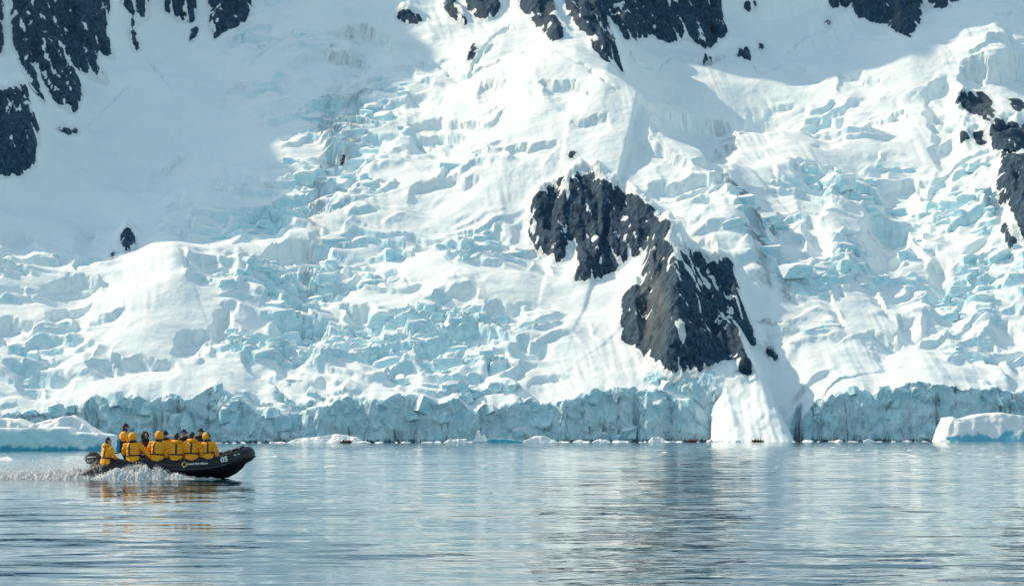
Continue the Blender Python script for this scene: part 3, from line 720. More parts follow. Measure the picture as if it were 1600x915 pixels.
# ------------------------------------------------------------------ inflatable boat
BOAT = empty('inflatable_boat', (-11.28, 93.3, -0.02))
tag(BOAT, 'black inflatable boat numbered 05 speeding with raised bow, full of yellow jackets', 'inflatable boat')
ST = [(-2.88, .10, .03, .80), (-2.74, .135, .075, .80), (-2.55, .185, .13, .80), (-2.25, .265, .205, .80), (-1.95, .33, .245, .80), (-1.6, .385, .265, .80), (-1.2, .415, .272, .80), (-.6, .43, .275, .80), (0, .44, .275, .80), (.5, .445, .275, .80), (.9, .45, .275, .80), (1.3, .475, .275, .785), (1.62, .52, .272, .74), (1.9, .58, .268, .655), (2.15, .65, .263, .54), (2.36, .72, .258, .40), (2.50, .775, .255, .26), (2.58, .81, .253, .13)]
XS_, ZS_, RS_, YS_ = zip(*ST)
def tube_at(X):
    return np.interp(X, XS_, ZS_), np.interp(X, XS_, RS_), np.interp(X, XS_, YS_)
tp = [(x, -y, z) for x, z, r, y in ST] + [(2.605, 0, .822)] + [(x, y, z) for x, z, r, y in ST[::-1]]
tr = [r for x, z, r, y in ST] + [.252] + [r for x, z, r, y in ST[::-1]]
tube = link('tube', mesh_from('tube', *loft(tp, tr, 20)), M_RUB, BOAT)
for X in (-2.0, -.75, .62, 1.75):                       # seam bands on the near and far tube
    for sgn in (-1, 1):
        z, r, y = tube_at(X); z2, r2, y2 = tube_at(X + .05)
        link('seam', mesh_from('seam', *loft([(X, sgn * y, z), (X + .05, sgn * y2, z2)], [r + .004, r2 + .004], 20, caps=False)), M_RUB2, tube)
# rubbing strake along the outside
sp = []
for X, z, r, y in [(x, z, r, y) for x, z, r, y in ST if x > -2.3]: sp.append((X, -(y + r * .94), z - r * .42))
sp2 = sp + [(2.86, 0, .74)] + [(x, -y, z) for x, y, z in sp[::-1]]
link('rubbing_strake', mesh_from('strake', *loft(sp2, [.028] * len(sp2), 8)), M_RUB2, BOAT)
# hull: keel to tubes
HV, HF = [], []
hst = [(-2.15, .02, .3), (-1.6, -.02, .36), (-.8, -.04, .40), (0, -.05, .41), (.8, -.05, .42), (1.3, -.045, .44), (1.7, -.02, .5), (2.0, .06, .56), (2.25, .19, .63), (2.45, .36, .70), (2.6, .58, .77)]
for X, kz, tz in hst:
    z, r, y = tube_at(X); y = max(y, .03)
    for q in (-1, -.66, -.33, 0, .33, .66, 1): HV.append((X, y * q, kz + (tz - .12 - kz) * abs(q) ** 1.35))
n7 = 7
for i in range(len(hst) - 1):
    for k in range(6): HF.append((i * n7 + k, i * n7 + k + 1, (i + 1) * n7 + k + 1, (i + 1) * n7 + k))
HF.append(tuple(range(6, -1, -1)))
link('hull', mesh_from('hull', HV, HF), M_RUB, BOAT)
link('floor', bevelled('floor', box((-.2, 0, .26), (3.9, 1.2, .05)), .01), M_RUB2, BOAT)
link('transom', bevelled('transom', box((-2.05, 0, .42), (.07, 1.2, .42)), .015), M_RUB2, BOAT)
# bow cover with lashings
CV, CF = [], []
cs = [(1.55, .50), (1.75, .50), (1.95, .46), (2.15, .38), (2.33, .28), (2.48, .16)]
for i, (X, hw) in enumerate(cs):
    z, r, y = tube_at(X)
    for q in range(9):
        t = q / 4 - 1
        CV.append((X, t * (y + .06), z + r + .012 + .05 * (1 - t * t) + .018 * math.sin(i * 2.1 + q * 1.7)))
for i in range(len(cs) - 1):
    for q in range(8): CF.append((i * 9 + q, i * 9 + q + 1, (i + 1) * 9 + q + 1, (i + 1) * 9 + q))
cover = link('bow_cover', mesh_from('bow_cover', CV, CF), M_RUB2, BOAT); sm = cover.modifiers.new('t', 'SOLIDIFY'); sm.thickness = .02
for a in range(4):
    X = 1.65 + a * .24; z, r, y = tube_at(X)
    lp = [(X, t * (y + .16), z + r + .03 + .05 * (1 - t * t) - .14 * max(0, abs(t) - .8) * 5 * .3) for t in np.linspace(-1, 1, 9)]
    link('lashing', mesh_from('lashing', *loft(lp, [.012] * 9, 6)), M_ROPE, cover)
# grab line looping along the near and far tube
for sgn in (-1, 1):
    pts = []
    Xp = np.linspace(-1.9, 2.3, 57)
    for i, X in enumerate(Xp):
        z, r, y = tube_at(X); sag = .10 * abs(math.sin(math.pi * i / 8)); an = math.radians(40) - sag / r
        pts.append((X, sgn * (y + (r + .012) * math.cos(an)), z + (r + .012) * math.sin(an)))
    g = link('grab_line', mesh_from('grab_line', *loft(pts, [.011] * 57, 6)), M_BLK, BOAT)
    for i in range(0, 57, 8):
        link('rope_patch', mesh_from('rope_patch', *ball(pts[i], (.045, .03, .04), 8, 6)), M_RUB2, g)
# bow handle with white marks
z, r, y = tube_at(2.3)
hp = link('bow_handle', fused('bow_handle', merge(box((2.34, -.70, .77), (.26, .03, .13), Matrix.Rotation(math.radians(42), 3, 'Z') @ Matrix.Rotation(math.radians(-16), 3, 'Y'))), .015, 2), M_RUB2, BOAT)
for dx in (-.05, .06):
    link('mark', bevelled('mark', box((2.32 + dx, -.735 + dx * .9, .80 + dx * .3), (.07, .02, .035), Matrix.Rotation(math.radians(42), 3, 'Z')), .006), M_WHITE, hp)
# lettering wrapped on the near tube
def wrap_on_tube(me, X, dz, tilt=0.0, lift=.006):
    bm = bmesh.new(); bm.from_mesh(me)
    bmesh.ops.triangulate(bm, faces=bm.faces[:])
    bmesh.ops.subdivide_edges(bm, edges=bm.edges[:], cuts=1)
    for v in bm.verts:
        x, zz_ = v.co.x, v.co.y
        c, s = math.cos(tilt), math.sin(tilt); x, zz_ = x * c - zz_ * s, x * s + zz_ * c
        z, r, y = tube_at(X + x); h = dz + zz_ + (np.interp(X, XS_, ZS_) - z)
        h = max(-r * .95, min(r * .95, h))
        z2, r2, y2 = tube_at(X + x + .05); ky = math.hypot(1, (y2 - y) / .05)
        v.co = (X + x, -y - ky * math.sqrt((r + lift) ** 2 - h * h), z + h)
    bm.to_mesh(me); bm.free(); return me
link('number', wrap_on_tube(text_mesh('05', .235, .008), 1.93, .06, math.radians(8)), M_WHITE, BOAT)
link('lettering', wrap_on_tube(text_mesh('Quark Expeditions', .088, .0035), 1.08, .06, math.radians(2)), M_WHITE, BOAT)
def ring2d(r0, r1, n=28, a0=0, a1=2 * math.pi):
    V = []; F = []
    for k in range(n + 1):
        a = a0 + (a1 - a0) * k / n
        V += [(r0 * math.cos(a), r0 * math.sin(a), 0), (r1 * math.cos(a), r1 * math.sin(a), 0)]
    for k in range(n): F.append((2 * k, 2 * k + 1, 2 * k + 3, 2 * k + 2))
    return V, F
lg = link('logo', wrap_on_tube(mesh_from('logo', *ring2d(.055, .092, 28, -1.9, 4.1)), .655, .05), M_GOLD, BOAT)
link('logo_tail', wrap_on_tube(mesh_from('logo_tail', *ring2d(.06, .097, 10, 4.1, 4.75)), .66, .045), M_WHITE, lg)
# outboard engine
mot = link('outboard_engine', fused('cowling', merge(ball((-2.47, 0, .70), (.29, .2, .22)), box((-2.45, 0, .66), (.44, .32, .30)), box((-2.38, 0, .5), (.34, .28, .2))), .025, 6), M_MOT, BOAT)
link('leg', fused('leg', merge(box((-2.42, 0, .25), (.2, .12, .7)), box((-2.46, 0, -.05), (.42, .2, .03)), ball((-2.46, 0, -.22), (.24, .07, .07))), .02, 3), M_MOT, mot)
link('bracket', bevelled('bracket', box((-2.17, 0, .5), (.2, .3, .3)), .02), M_METAL, mot)
link('tiller', mesh_from('tiller', *loft([(-2.2, -.02, .72), (-1.95, -.05, .82), (-1.55, -.08, .88)], [.03, .026, .022], 8)), M_BLK, mot)
link('badge', mesh_from('badge', *loft([(-2.62, -.188, .72), (-2.34, -.19, .74)], [(.004, .02), (.004, .02)], 6)), M_WHITE, mot)

# ------------------------------------------------------------------ people
# seated: origin at the seat, facing +y; standing: origin at the feet
def limb(pts, rad, n=10): return loft(pts, rad, n)
def head_parts(c, yaw=0.0):
    c = Vector(c); Rz = Matrix.Rotation(yaw, 3, 'Z'); P_ = lambda x, y, z: c + Rz @ Vector((x, y, z))
    return merge(ball(c + Rz @ Vector((0, -.006, .012)), (.078, .094, .108), 16, 12), ball(P_(0, .03, -.055), (.055, .055, .06), 12, 8),
                 limb([P_(0, .082, .015), P_(0, .108, -.018), P_(0, .09, -.03)], [.010, .016, .012], 8),
                 ball(P_(.08, -.01, -.005), (.012, .022, .03), 8, 6), ball(P_(-.08, -.01, -.005), (.012, .022, .03), 8, 6),
                 ball(P_(0, .076, -.055), (.026, .012, .010), 8, 6))
def hand_parts(w, dirv, side, curl=.5):
    w = Vector(w); d = Vector(dirv).normalized(); up = Vector((0, 0, 1))
    s = d.cross(up); s = s.normalized() if s.length > .1 else Vector((1, 0, 0)); nrm = s.cross(d).normalized()
    out = [limb([w - d * .02, w + d * .04, w + d * .085], [(.026, .020), (.040, .018), (.040, .015)], 8)]
    for i, L in enumerate((.068, .078, .073, .056)):
        b = w + d * .08 + s * (.030 - .020 * i)
        m_ = b + d * L * .5 - nrm * L * .15 * curl; e = m_ + d * L * .4 - nrm * L * .5 * curl
        out.append(limb([b, m_, e], [.0105, .0095, .008], 6))
    tb = w + d * .025 + s * .032 * side; tm = tb + (s * side * .7 + d * .7) * .035 - nrm * .01; out.append(limb([tb, tm, tm + d * .028 - nrm * .012], [.014, .012, .009], 6))
    return merge(*out)
POSES = {   # shoulder, elbow, wrist for each side (x right)
 'reach': {1: [(.20, .0, .47), (.36, .02, .27), (.52, .04, .06)], -1: [(-.20, .02, .47), (-.29, .10, .24), (-.20, .30, .14)]},
 'lap':   {1: [(.20, .02, .47), (.30, .08, .23), (.17, .30, .14)], -1: [(-.20, .02, .47), (-.30, .08, .23), (-.17, .30, .14)]},
 'brace': {1: [(.20, .0, .47), (.31, -.02, .23), (.30, .06, .0)], -1: [(-.20, .0, .47), (-.31, -.02, .23), (-.30, .06, .0)]},
}
TORSO = [(-.13, .20, .155, -.02), (-.02, .215, .165, -.02), (.12, .20, .15, -.015), (.28, .205, .145, -.01), (.40, .215, .140, .0), (.48, .185, .120, .005), (.54, .10, .09, .012), (.585, .07, .075, .02)]
def torso_at(z):
    zs = [t[0] for t in TORSO]; return (np.interp(z, zs, [t[1] for t in TORSO]), np.interp(z, zs, [t[2] for t in TORSO]), np.interp(z, zs, [t[3] for t in TORSO]))
LEGS = {s: [(.10 * s, .0, .06), (.15 * s, .24, .09), (.17 * s, .45, .08), (.17 * s, .47, -.12), (.17 * s, .46, -.34)] for s in (1, -1)}
HEADC = (0, .035, .715)
def seated_body(pose, yaw):
    parts = [limb([(0, 0, 0), (0, 0, .2), (0, 0, .42), (0, .02, .52), (0, .03, .62), (0, .035, .68)], [(.15, .11), (.14, .10), (.17, .11), (.09, .08), (.058, .06), (.055, .06)], 12), head_parts(HEADC, yaw)]
    for s in (1, -1):
        sh, el, wr = [Vector(p) for p in POSES[pose][s]]
        parts.append(limb([sh, el, wr], [.055, .043, .030])); parts.append(hand_parts(wr, wr - el, -s))
        parts.append(limb(LEGS[s], [.085, .08, .062, .06, .045])); parts.append(limb([(.17 * s, .42, -.37), (.17 * s, .50, -.38), (.18 * s, .66, -.40)], [.05, .05, .035]))
    return fused('body', merge(*parts), .013, 2, .35)
def seated_jacket(pose):
    parts = [loft([(0, y, z) for z, a, b, y in TORSO], [(a, b) for z, a, b, y in TORSO], 18, ref=(0, 1, 0))]
    for s in (1, -1):
        sh, el, wr = [Vector(p) for p in POSES[pose][s]]
        mid = (sh + el) / 2; m2 = (el + wr) / 2
        parts.append(limb([sh + Vector((-.05 * s, 0, .0)), sh, mid + Vector((.01 * s, 0, 0)), el, m2, wr + (wr - el) * .02], [.085, .092, .088, .078, .070, .056], 12))
    me = fused('jacket', merge(*parts), .022, 3)
    for v in me.vertices:                                   # wrinkles of a padded shell
        x, y, z = v.co; k = .006 * math.sin(z * 46 + 5 * math.sin(x * 9 + y * 5)) + .004 * math.sin(x * 40 + z * 23)
        v.co += Vector((x * .6, y, 0)).normalized() * k if (x * x + y * y) > 1e-6 else Vector()
    return me
def seated_trousers():
    parts = [ball((0, .02, .02), (.19, .16, .13))]
    for s in (1, -1):
        parts.append(limb(LEGS[s], [.105, .105, .09, .085, .075], 12))
    return fused('trousers', merge(*parts), .022, 3)
def boot(s):
    return fused('boot', merge(limb([(.17 * s, .465, -.18), (.17 * s, .46, -.36)], [.088, .075], 12), limb([(.17 * s, .40, -.385), (.17 * s, .52, -.385), (.18 * s, .68, -.40)], [(.055, .04), (.058, .055), (.045, .035)], 10)), .02, 2)
def band(z0, a0, a1, wdt=.022, n=22, off=.012):
    """strap round the torso between two angles (0 = right, -90 = back)"""
    V, F = [], []
    for k in range(n + 1):
        a = math.radians(a0 + (a1 - a0) * k / n)
        for dz in (-wdt, wdt):
            rx, ry, cy = torso_at(z0 + dz)
            for o in (0, off): V.append(((rx + o) * math.cos(a), cy + (ry + o) * math.sin(a), z0 + dz))
    for k in range(n):
        b = 4 * k; c = b + 4
        F += [(b + 1, c + 1, c + 3, b + 3), (b, b + 2, c + 2, c), (b, c, c + 1, b + 1), (b + 2, b + 3, c + 3, c + 2)]
    return V, F
def upstrap(a_deg, z0, z1, wdt=.022, n=8, off=.014):
    V, F = [], []
    for k in range(n + 1):
        z = z0 + (z1 - z0) * k / n; rx, ry, cy = torso_at(z)
        for da in (-1, 1):
            a = math.radians(a_deg) + da * wdt / .17
            for o in (0, off): V.append(((rx + o) * math.cos(a), cy + (ry + o) * math.sin(a), z))
    for k in range(n):
        b = 4 * k; c = b + 4
        F += [(b + 1, b + 3, c + 3, c + 1), (b, c, c + 2, b + 2), (b, b + 1, c + 1, c), (b + 2, c + 2, c + 3, b + 3)]
    return V, F
def hood_up(yaw, r=1.0):
    Rz = Matrix.Rotation(yaw, 3, 'Z'); c = Vector(HEADC); V, F = [], []
    n, m = 20, 12
    for i in range(m + 1):
        for k in range(n + 1):
            th = math.radians(4 + 138 * i / m); ph = math.radians(-270 + 50 + 260 * k / n)     # open towards the face
            p = Vector((.125 * r * math.sin(th) * math.cos(ph), .135 * r * math.sin(th) * math.sin(ph) - .01, .15 * r * math.cos(th)))
            if th > 1.7: p *= 1 + .10 * (th - 1.7)
            V.append(c + Rz @ p + Vector((0, 0, .0)))
    for i in range(m):
        for k in range(n): F.append((i * (n + 1) + k, i * (n + 1) + k + 1, (i + 1) * (n + 1) + k + 1, (i + 1) * (n + 1) + k))
    return V, F
def solid(name, vf, th):
    me = mesh_from(name, *vf); o = bpy.data.objects.new('tmp', me); COL.objects.link(o)
    md = o.modifiers.new('s', 'SOLIDIFY'); md.thickness = th; md.offset = 1
    s2 = o.modifiers.new('u', 'SUBSURF'); s2.levels = 1
    dg = bpy.context.evaluated_depsgraph_get(); out = bpy.data.meshes.new_from_object(o.evaluated_get(dg)); bpy.data.objects.remove(o); bpy.data.meshes.remove(me)
    out.name = name; return out
def hood_down():
    return fused('hood', merge(loft([(.13 * math.cos(a), .02 + .125 * math.sin(a), .555 + .03 * math.sin(-a)) for a in np.radians(np.linspace(20, -200, 13))], [.035] + [.05] * 11 + [.035], 10), ball((0, -.12, .55), (.10, .06, .07))), .022, 3)
def collar(): return fused('collar', merge(loft([(.095 * math.cos(a), .02 + .095 * math.sin(a), .575) for a in np.linspace(0, 2 * math.pi, 17)], [(.03, .05)] * 17, 8, caps=False)), .018, 2)
def hat_mesh(kind, yaw):
    c = Vector(HEADC); Rz = Matrix.Rotation(yaw, 3, 'Z')
    cap = []
    n, m = 18, 7; V, F = [], []
    hgt = {'beanie': .14, 'cap': .125, 'bobble': .14}[kind]
    for i in range(m + 1):
        for k in range(n):
            th = math.radians(2 + 88 * i / m); ph = 2 * math.pi * k / n
            V.append(c + Rz @ Vector((.090 * math.sin(th) * math.cos(ph), .105 * math.sin(th) * math.sin(ph) - .006, .012 + hgt * math.cos(th))))
    for i in range(m):
        for k in range(n): F.append((i * n + k, i * n + (k + 1) % n, (i + 1) * n + (k + 1) % n, (i + 1) * n + k))
    parts = [(V, F)]
    if kind == 'cap':
        bv, bf = loft([c + Rz @ Vector((0, y, .025 - .02 * (y - .09) * 8)) for y in (.06, .10, .14, .175)], [(.075, .008), (.078, .008), (.066, .008), (.03, .006)], 12)
        parts.append((bv, bf))
    else:
        parts.append(loft([c + Rz @ Vector((.092 * math.cos(a), .107 * math.sin(a) - .006, .02)) for a in np.linspace(0, 2 * math.pi, 19)], [(.012, .03)] * 19, 8, caps=False))
    if kind == 'bobble': parts.append(ball(c + Vector((0, 0, .17)), .035))
    return mesh_from('hat', *merge(*parts))
def hair_mesh(yaw):
    c = Vector(HEADC); Rz = Matrix.Rotation(yaw, 3, 'Z')
    return fused('hair', merge(ball(c + Rz @ Vector((0, -.02, .03)), (.088, .095, .105)), ball(c + Rz @ Vector((0, -.05, -.04)), (.075, .06, .09))), .02, 2)
def eyes_mesh(yaw, s):
    c = Vector(HEADC); Rz = Matrix.Rotation(yaw, 3, 'Z')
    return mesh_from('eye', *ball(c + Rz @ Vector((s * .032, .082, .012)), (.013, .010, .009), 8, 6))
CACHE = {}
def cached(key, fn):
    if key not in CACHE: CACHE[key] = fn()
    return CACHE[key]
def person(px, row, label, pose='lap', yaw=0.0, turn=0.0, hood='down', hat=None, hatm=None, jm=None, strap=(True, -90), lift=0.0, lean=0.0, scale=1.0, hoodm=None):
    """px: place along the boat in metres; row -1 near tube (back to the near side), +1 far tube"""
    z, r, y = tube_at(px); jm = jm or M_YEL
    rz = (0 if row < 0 else math.pi) + turn
    o = empty('person', (BOAT.location.x + px, BOAT.location.y + row * (y + .02), BOAT.location.z + z + r - .03 + lift), (lean, 0, rz))
    kv = random.Random(int(px * 100) + 77); q_ = scale * kv.uniform(.95, 1.09)
    o.scale = (q_ * kv.uniform(1.0, 1.1), q_, q_); o.rotation_euler.y = kv.uniform(-.10, .12); o.rotation_euler.z += kv.uniform(-.25, .25)
    tag(o, label, 'person', 'people riding in the inflatable boat')
    yaw_k = round(yaw, 2)
    link('body', cached(('b', pose, yaw_k), lambda: seated_body(pose, yaw)), M_SKIN, o)
    me = cached(('j', pose, jm.name), lambda: seated_jacket(pose)); j = link('jacket', me, jm, o)
    link('trousers', cached('t', seated_trousers), M_PANT, o); [link('boot', cached(('bo', s), lambda: boot(s)), M_BLK, o) for s in (-1, 1)]
    link('collar', cached('c', collar), M_BLK, j)
    if strap[0]:
        link('harness_strap', cached('s1', lambda: mesh_from('harness_strap', *band(.16, -185, 5, .02))), M_BLK, j)
        link('harness_strap', cached(('s2', strap[1]), lambda: mesh_from('harness_strap', *upstrap(strap[1], .16, .53, .019))), M_BLK, j)
    if hood == 'down': link('hood', cached(('hd', jm.name), hood_down), jm, j)
    if hood == 'up':
        hm = hoodm or jm
        link('hood', cached(('hu', yaw_k, hm.name), lambda: solid('hood', hood_up(yaw), .016)), hm, j)
    if hat: link('hat', cached(('hat', hat, yaw_k, hatm.name), lambda: hat_mesh(hat, yaw)), hatm, o)
    else: link('hair', cached(('hr', yaw_k), lambda: hair_mesh(yaw)), M_HAIR, o)
    for s in (-1, 1): link('eye', cached(('e', yaw_k, s), lambda: eyes_mesh(yaw, s)), M_BLK, o)
    return o
bx_ = lambda p: (p - 258) / 47.5
person(bx_(167), -1, 'person in yellow parka sitting on the stern tube beside the engine', 'lap', -.5, -.75, 'down', None, None, strap=(True, -70), lean=-.05)
person(bx_(209), -1, 'person in yellow parka with raised hood reaching down to the tube, next to the driver', 'reach', .9, -.15, 'up', None, None, strap=(True, -112), lift=-.05, scale=1.03)
person(bx_(219), 1, 'person in black hood and maroon and orange jacket on the far tube', 'lap', .5, .2, 'up', None, None, jm=M_MAR, strap=(False, 0), lift=.02, hoodm=M_BLK)
person(bx_(246), -1, 'person in yellow parka with hood up and arm braced on the tube, amidships', 'reach', .2, -.15, 'up', None, None, strap=(True, -115), lift=-.03)
person(bx_(252), 1, 'person in black knit hat hidden behind the amidships yellow parka', 'lap', -.3, -.1, 'down', 'beanie', M_BLK, strap=(False, 0), lift=.06)
person(bx_(275), -1, 'person in yellow parka with black harness, back turned, in front of the navy hat', 'brace', -.5, -.05, 'down', None, None, strap=(True, -90), lift=-.04)
person(bx_(281), 1, 'person in navy hat on the far tube looking ahead past the yellow parkas', 'lap', 1.2, .1, 'down', 'cap', M_NAVY, jm=M_PANT, strap=(False, 0), lift=.04)
person(bx_(299), -1, 'person in yellow parka with black harness sitting above the gold ring logo', 'brace', -.5, -.1, 'down', None, None, strap=(True, -88), lift=-.01)
person(bx_(305), 1, 'person in black cap on the far tube behind the parka above the logo', 'lap', 1.1, .0, 'down', 'cap', M_BLK, jm=M_PANT, strap=(False, 0), lift=.12)
person(bx_(324), -1, 'foremost person in yellow parka with black harness and dark hat, nearest the bow', 'brace', -1.3, -.25, 'up', 'beanie', M_BLK, strap=(True, -68), lift=-.02)
# orange bag between the parkas
ob = link('orange_bag', fused('orange_bag', merge(ball((0, 0, 0), (.11, .09, .15)), ball((0, 0, .12), (.06, .05, .08))), .02, 3), M_ORG)
zt, rt, yt = tube_at(bx_(226)); ob.location = (BOAT.location.x + bx_(227), BOAT.location.y - yt + .30, BOAT.location.z + zt + rt + .16)
tag(ob, 'small orange bag held between two passengers near the driver', 'bag')

# driver, standing at the tiller
def driver():
    fx, fy, fz = BOAT.location.x + bx_(189), BOAT.location.y - .12, BOAT.location.z + .30
    o = empty('person', (fx, fy, fz), (0, 0, math.radians(-78))); tag(o, 'standing driver in dark cap and black overalls with yellow sleeves at the tiller', 'person', 'people riding in the inflatable boat')
    H0 = 0.66
    arm = {1: [(.19, .02, 1.20), (.30, .12, .98), (.22, .30, .88)], -1: [(-.19, -.02, 1.20), (-.30, -.10, .98), (-.26, -.02, .74)]}
    leg = {s: [(.09 * s, -.02, .70), (.12 * s, .10, .40), (.13 * s, -.02, .06)] for s in (1, -1)}
    global HEADC
    keep = HEADC; HEADC = (0, .08, 1.40)
    parts = [limb([(0, 0, .62), (0, .0, .85), (0, .02, 1.1), (0, .04, 1.22), (0, .06, 1.30), (0, .075, 1.37)], [(.15, .11), (.14, .1), (.17, .11), (.10, .08), (.058, .06), (.055, .06)], 12), head_parts(HEADC, .15)]
    for s in (1, -1):
        a = [Vector(p) for p in arm[s]]; parts += [limb(a, [.055, .043, .03]), hand_parts(a[2], a[2] - a[1], -s, .9), limb(leg[s], [.09, .065, .045]), limb([(.13 * s, -.05, .05), (.13 * s, .04, .04), (.14 * s, .18, .03)], [.05, .045, .03])]
    link('body', fused('body', merge(*parts), .013, 2, .35), M_SKIN, o)
    jp = [loft([(0, 0, .74), (0, .0, .9), (0, .01, 1.08), (0, .02, 1.18), (0, .04, 1.27)], [(.18, .14), (.18, .135), (.20, .14), (.17, .12), (.08, .08)], 16, ref=(0, 1, 0))]
    for s in (1, -1):
        a = [Vector(p) for p in arm[s]]; jp.append(limb([a[0] + Vector((-.05 * s, 0, 0)), a[0], (a[0] + a[1]) / 2, a[1], a[2]], [.08, .088, .08, .07, .05], 12))
    j = link('jacket', fused('jacket', merge(*jp), .02, 3), M_YEL, o)
    tp_ = [ball((0, 0, .68), (.18, .15, .15)), loft([(0, 0, .66), (0, 0, .9), (0, .015, 1.06)], [(.185, .145), (.188, .145), (.175, .152)], 16, ref=(0, 1, 0))]
    for s in (1, -1): tp_.append(limb(leg[s], [.115, .095, .085], 12))
    link('overalls', fused('overalls', merge(*tp_), .022, 3), M_PANT, o)
    [link('boot', fused('boot', limb([(.13 * s, -.06, .05), (.13 * s, .05, .045), (.14 * s, .2, .035)], [(.055, .05), (.055, .05), (.045, .033)], 10), .02, 2), M_BLK, o) for s in (1, -1)]
    link('neck_gaiter', mesh_from('neck_gaiter', *loft([(0, .04, 1.24), (0, .06, 1.30), (0, .08, 1.35)], [.095, .085, .082], 14)), M_NAVY, o)
    link('cap', hat_mesh('cap', .15), M_NAVY, o); link('hair', hair_mesh(.15), M_HAIR, o); link('eye', eyes_mesh(.15, 1), M_BLK, o); link('eye', eyes_mesh(.15, -1), M_BLK, o)
    HEADC = keep
    bp = link('backpack', fused('backpack', merge(box((0, -.17, .80), (.24, .12, .40)), ball((0, -.21, .74), (.11, .06, .13))), .022, 5), M_BLUE)
    bp.location = (fx, fy, fz); bp.rotation_euler = o.rotation_euler; tag(bp, 'bright blue pack on the back of the standing driver', 'backpack')
    for s in (-1, 1): link('shoulder_strap', mesh_from('shoulder_strap', *loft([(.1 * s, -.18, .97), (.11 * s, -.16, 1.15), (.11 * s, -.05, 1.275), (.11 * s, .09, 1.22), (.12 * s, .15, 1.05), (.13 * s, .1, .86)], [(.022, .010)] * 6, 8)), M_BLUE, bp)
driver()
# ------------------------------------------------------------------ floating ice
def ice_material(name, snowy, icy, wet):
    M = NT(name); v = M.coords(kind='Object'); g = M.n('ShaderNodeNewGeometry'); sp = M.n('ShaderNodeSeparateXYZ'); M.l(g.outputs['Normal'], sp.inputs[0])
    n = M.noise(0.6, 5, v); n2 = M.noise(3.0, 4, v)
    up = M.math('ADD', sp.outputs[2], M.math('MULTIPLY', M.math('SUBTRACT', n, .5), .7))
    c = M.mix(M.ramp(up, [(0.18, (0, 0, 0)), (0.42, (1, 1, 1))]), M.ramp(n, [(.3, icy), (.7, tuple(min(.9, x * 1.25) for x in icy))]), snowy)
    wetf = M.attr('wet')
    c = M.mix(wetf, c, wet)
    M.l(c, M.b.inputs['Base Color']); M.b.inputs['Roughness'].default_value = .6; M.b.inputs['Specular IOR Level'].default_value = .3
    b = M.bump(n, .5, .4); b = M.bump(n2, .4, .08, b); M.l(b, M.b.inputs['Normal'])
    return M.m
M_BERG = ice_material('berg_ice', (0.86, 0.89, 0.89), (0.50, 0.76, 0.83), (0.05, 0.36, 0.50))
M_BERGW = ice_material('berg_snow', (0.87, 0.89, 0.88), (0.74, 0.84, 0.86), (0.16, 0.48, 0.60))
M_FLOE = ice_material('floe_ice', (0.88, 0.90, 0.90), (0.72, 0.84, 0.88), (0.2, 0.55, 0.65))
M_TURQ = ice_material('turquoise_ice', (0.86, 0.90, 0.90), (0.06, 0.45, 0.55), (0.05, 0.4, 0.5))
def px2(px, Y): return (px - CX) / FPX * Y

